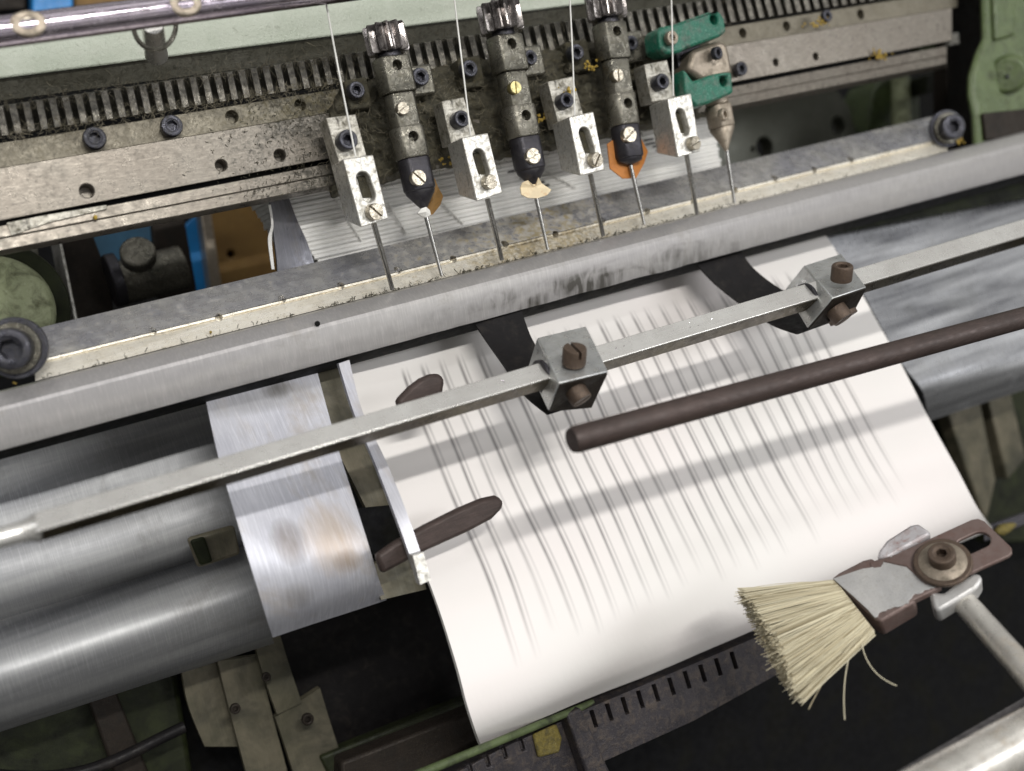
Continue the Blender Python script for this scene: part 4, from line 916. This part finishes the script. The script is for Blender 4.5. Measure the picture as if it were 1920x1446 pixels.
obj('ferrule', MB().slab([(1559, 1084), (1572, 1074), (1618, 1050), (1636, 1046), (1646, 1056), (1660, 1064), (1716, 1112), (1716, 1128), (1652, 1166), (1640, 1160)], PL(0), 7.5), X['ferrule'], t, .7)
ctr = [(1562, 1085), (1600, 1072), (1618, 1066), (1636, 1064), (1650, 1064), (1656, 1054), (1672, 1044), (1682, 1042), (1692, 1050), (1708, 1052), (1712, 1062), (1722, 1072), (1734, 1078), (1740, 1088), (1756, 1093), (1757, 1099), (1744, 1104), (1737, 1105), (1728, 1112), (1716, 1114), (1707, 1122), (1702, 1130), (1688, 1136), (1672, 1140), (1660, 1144), (1650, 1150), (1645, 1157), (1640, 1158), (1628, 1144), (1600, 1118)]
ctr2 = []
for i, q in enumerate(ctr):
    n_ = ctr[(i+1) % len(ctr)]
    for s_ in (0, .33, .66): ctr2.append((q[0]+(n_[0]-q[0])*s_ + random.uniform(-2.4, 2.4)*(2 < i < 27), q[1]+(n_[1]-q[1])*s_ + random.uniform(-1.2, 1.2)*(2 < i < 27)))
obj('neck_plate', MB().slab([(1630, 1054), (1690, 1036), (1760, 1060), (1765, 1100), (1700, 1132), (1650, 1120)], PL(.25), 2.2), X['ferrule'], t, .3)
obj('coating', MB().slab(ctr2, PL(.5), .4), X['coating'], t, .08)
cc = MB(); rg_ = []
sA, sB = BP(1812, 1024, .9), BP(1838, 1012, .9); d = (sB-sA).normalized(); sd = d.cross(BN).normalized(); r_ = 17*mpp(1820, YB)
for i in range(13): th = math.pi*i/12; rg_.append(sA + r_*(math.cos(th)*sd - math.sin(th)*d)*(1 if d.cross(sd).dot(BN) != 0 else 1))
for i in range(13): th = math.pi*i/12; rg_.append(sB - r_*(math.cos(th)*sd - math.sin(th)*d))
cc.rings([[p+BN*3 for p in rg_], [p-BN*6 for p in rg_]])
obj('slotted_plate', MB().slab([(1655, 1052), (1690, 1034), (1822, 974), (1834, 972), (1846, 977), (1896, 1026), (1898, 1036), (1892, 1042), (1790, 1088), (1735, 1095), (1700, 1062)], PL(.9), 1.3), X['ferrule'], t, .3, cuts=cc)
obj('chipped_tab', MB().slab([(1643, 1046), (1648, 1030), (1662, 1012), (1706, 984), (1722, 980), (1742, 994), (1746, 1002), (1690, 1032), (1668, 1046)], PL(-.6), 3), X['whitetab'], t, 1.0)
cw = BP(1768, 1058, 1)
obj('washer', MB().cyl(cw, cw+BN*1.4, 50*mpp(1770, YB), n=48), X['rust'], t, .4)
obj('washer_rim', MB().cyl(cw+BN*1.4, cw+BN*2.4, 1, prof=[(0, 42*mpp(1770, YB)), (1, 28*mpp(1770, YB))], n=40), X['beige'], t, .2)
hc0 = cw + BN*5.6; uu = M.transposed() @ hc0
head(960 - uu.x/uu.z*F, 723 + uu.y/uu.z*F, hc0.y, 25, axis=BN, parent=t, mat='rust', h=3.6, hexr=.42)
t = thing('brush_holder', 'steel holder and angled rod carrying the brush', 'holder', P(1850, 1200, YB))
obj('holder_plate', MB().slab([(1742, 1108), (1768, 1112), (1826, 1074), (1838, 1076), (1842, 1086), (1832, 1102), (1776, 1136), (1760, 1146), (1750, 1140)], PL(-1.2), 6), X['coating'], t, .9)
obj('rod', MB().cyl(BP(1792, 1112, -6), BP(1975, 1318, -3), 3.3, 3.5, n=36), X['steelrod'], t, .3)
t = thing('corner_tube', 'worn chrome tube crossing the bottom right corner', 'tube', P(1850, 1446, 190))
obj('tube', MB().cyl(P(1640, 1540, 175), P(2020, 1330, 175), 6.4, n=48), X['steelrod'], t)
obj('thin_bar', MB().bar(1640, 2010, [(L((1700, 1436), (1920, 1308)), 186), (L((1700, 1450), (1920, 1324)), 183), (L((1700, 1450), (1920, 1324)), 190), (L((1700, 1436), (1920, 1308)), 192)]), X['tip'], t, .5)

# ================================================================== lint fibres
random.seed(21)
def lint(name, gen, n, lb, mat='lint', r=.05, ll=(1.2, 4.5)):
    b = MB()
    for i in range(n):
        c = gen(); p = [c]; d = Vector((random.gauss(0, 1), random.gauss(0, .5), random.gauss(0, 1))).normalized(); l = random.uniform(*ll)/5
        for j in range(5):
            d = (d + .55*Vector((random.gauss(0, 1), random.gauss(0, .6), random.gauss(0, 1)))).normalized(); p.append(p[-1]+d*l)
        b.tube(p, r*random.uniform(.6, 1.3), 3)
    obj(name, b, X[mat], kind='stuff', label=lb, cat='lint', angle=80)
def g1():
    px = random.uniform(-10, 640)**1.0 if random.random() < .5 else random.triangular(200, 1500, 640)
    return P(px, (ra(px) if random.random() < .5 else rb(px)) + random.gauss(0, 8), random.uniform(315.5, 319))
lint('rack_lint', g1, 1500, 'grey lint fibres clinging to the gear rack')
def g2():
    px = random.uniform(612, 1330); a, c = pl(top, (px-612)/718), pl(bot, (px-612)/718); s_ = random.random()
    return P(px, a[1]*(1-s_)+c[1]*s_, random.uniform(309, 312.5))
lint('carrier_lint', g2, 1100, 'brown lint fibres stuck in the grease between the spindles')
def g3():
    px = random.uniform(600, 1400) if random.random() < .7 else random.uniform(70, 1780); return P(px, e2(px)+random.gauss(-1, 1.5), 307.5+random.uniform(-.8, .3))
lint('table_lint', g3, 500, 'dark lint in the seam between the table bar and the saddle arm', mat='grime', r=.12, ll=(.6, 2))
def g4():
    px = 625 - abs(random.gauss(0, 95)); a_ = u0(px); return P(px, random.uniform(a_, p3(px)), 315.9)
lint('frame_lint', g4, 500, 'dark dusty fibres on the frame bar left of the first needle clamp', mat='grime', r=.1, ll=(.5, 1.8))
b = MB(); random.seed(5)
def crumb(px, py, Y, r):
    c = P(px, py, Y); n = 7
    prof_ = [(-.8, .4), (-.3, .95), (.3, .9), (.8, .4)]
    b.rings([[c + Vector((r*q[1]*math.cos(2*math.pi*i/n)*random.uniform(.75, 1.2), r*q[0], r*q[1]*math.sin(2*math.pi*i/n)*random.uniform(.75, 1.2))) for i in range(n)] for q in prof_])
for cxp, cyp, Y, n, sp_ in ((1650, 104, 314.5, 40, 9), (1535, 43, 314, 30, 10), (1108, 125, 305, 16, 9), (1060, 170, 300, 10, 10), (1025, 215, 309, 30, 14), (1800, 262, 305, 10, 9), (840, 300, 311, 14, 12), (178, 408, 315.8, 2, 3), (395, 623, 309, 2, 3), (26, 720, 304, 2, 3)):
    for i in range(n): crumb(random.gauss(cxp, sp_), random.gauss(cyp, sp_*.5), Y+random.uniform(-.5, .5), random.uniform(.25, .7))
obj('grease_crumbs', b, X['yellow'], kind='stuff', label='yellow crumbs of dried grease scattered on the machine', cat='grease', angle=80)

for o in bpy.data.objects:
    if '_at' in o: del o['_at']
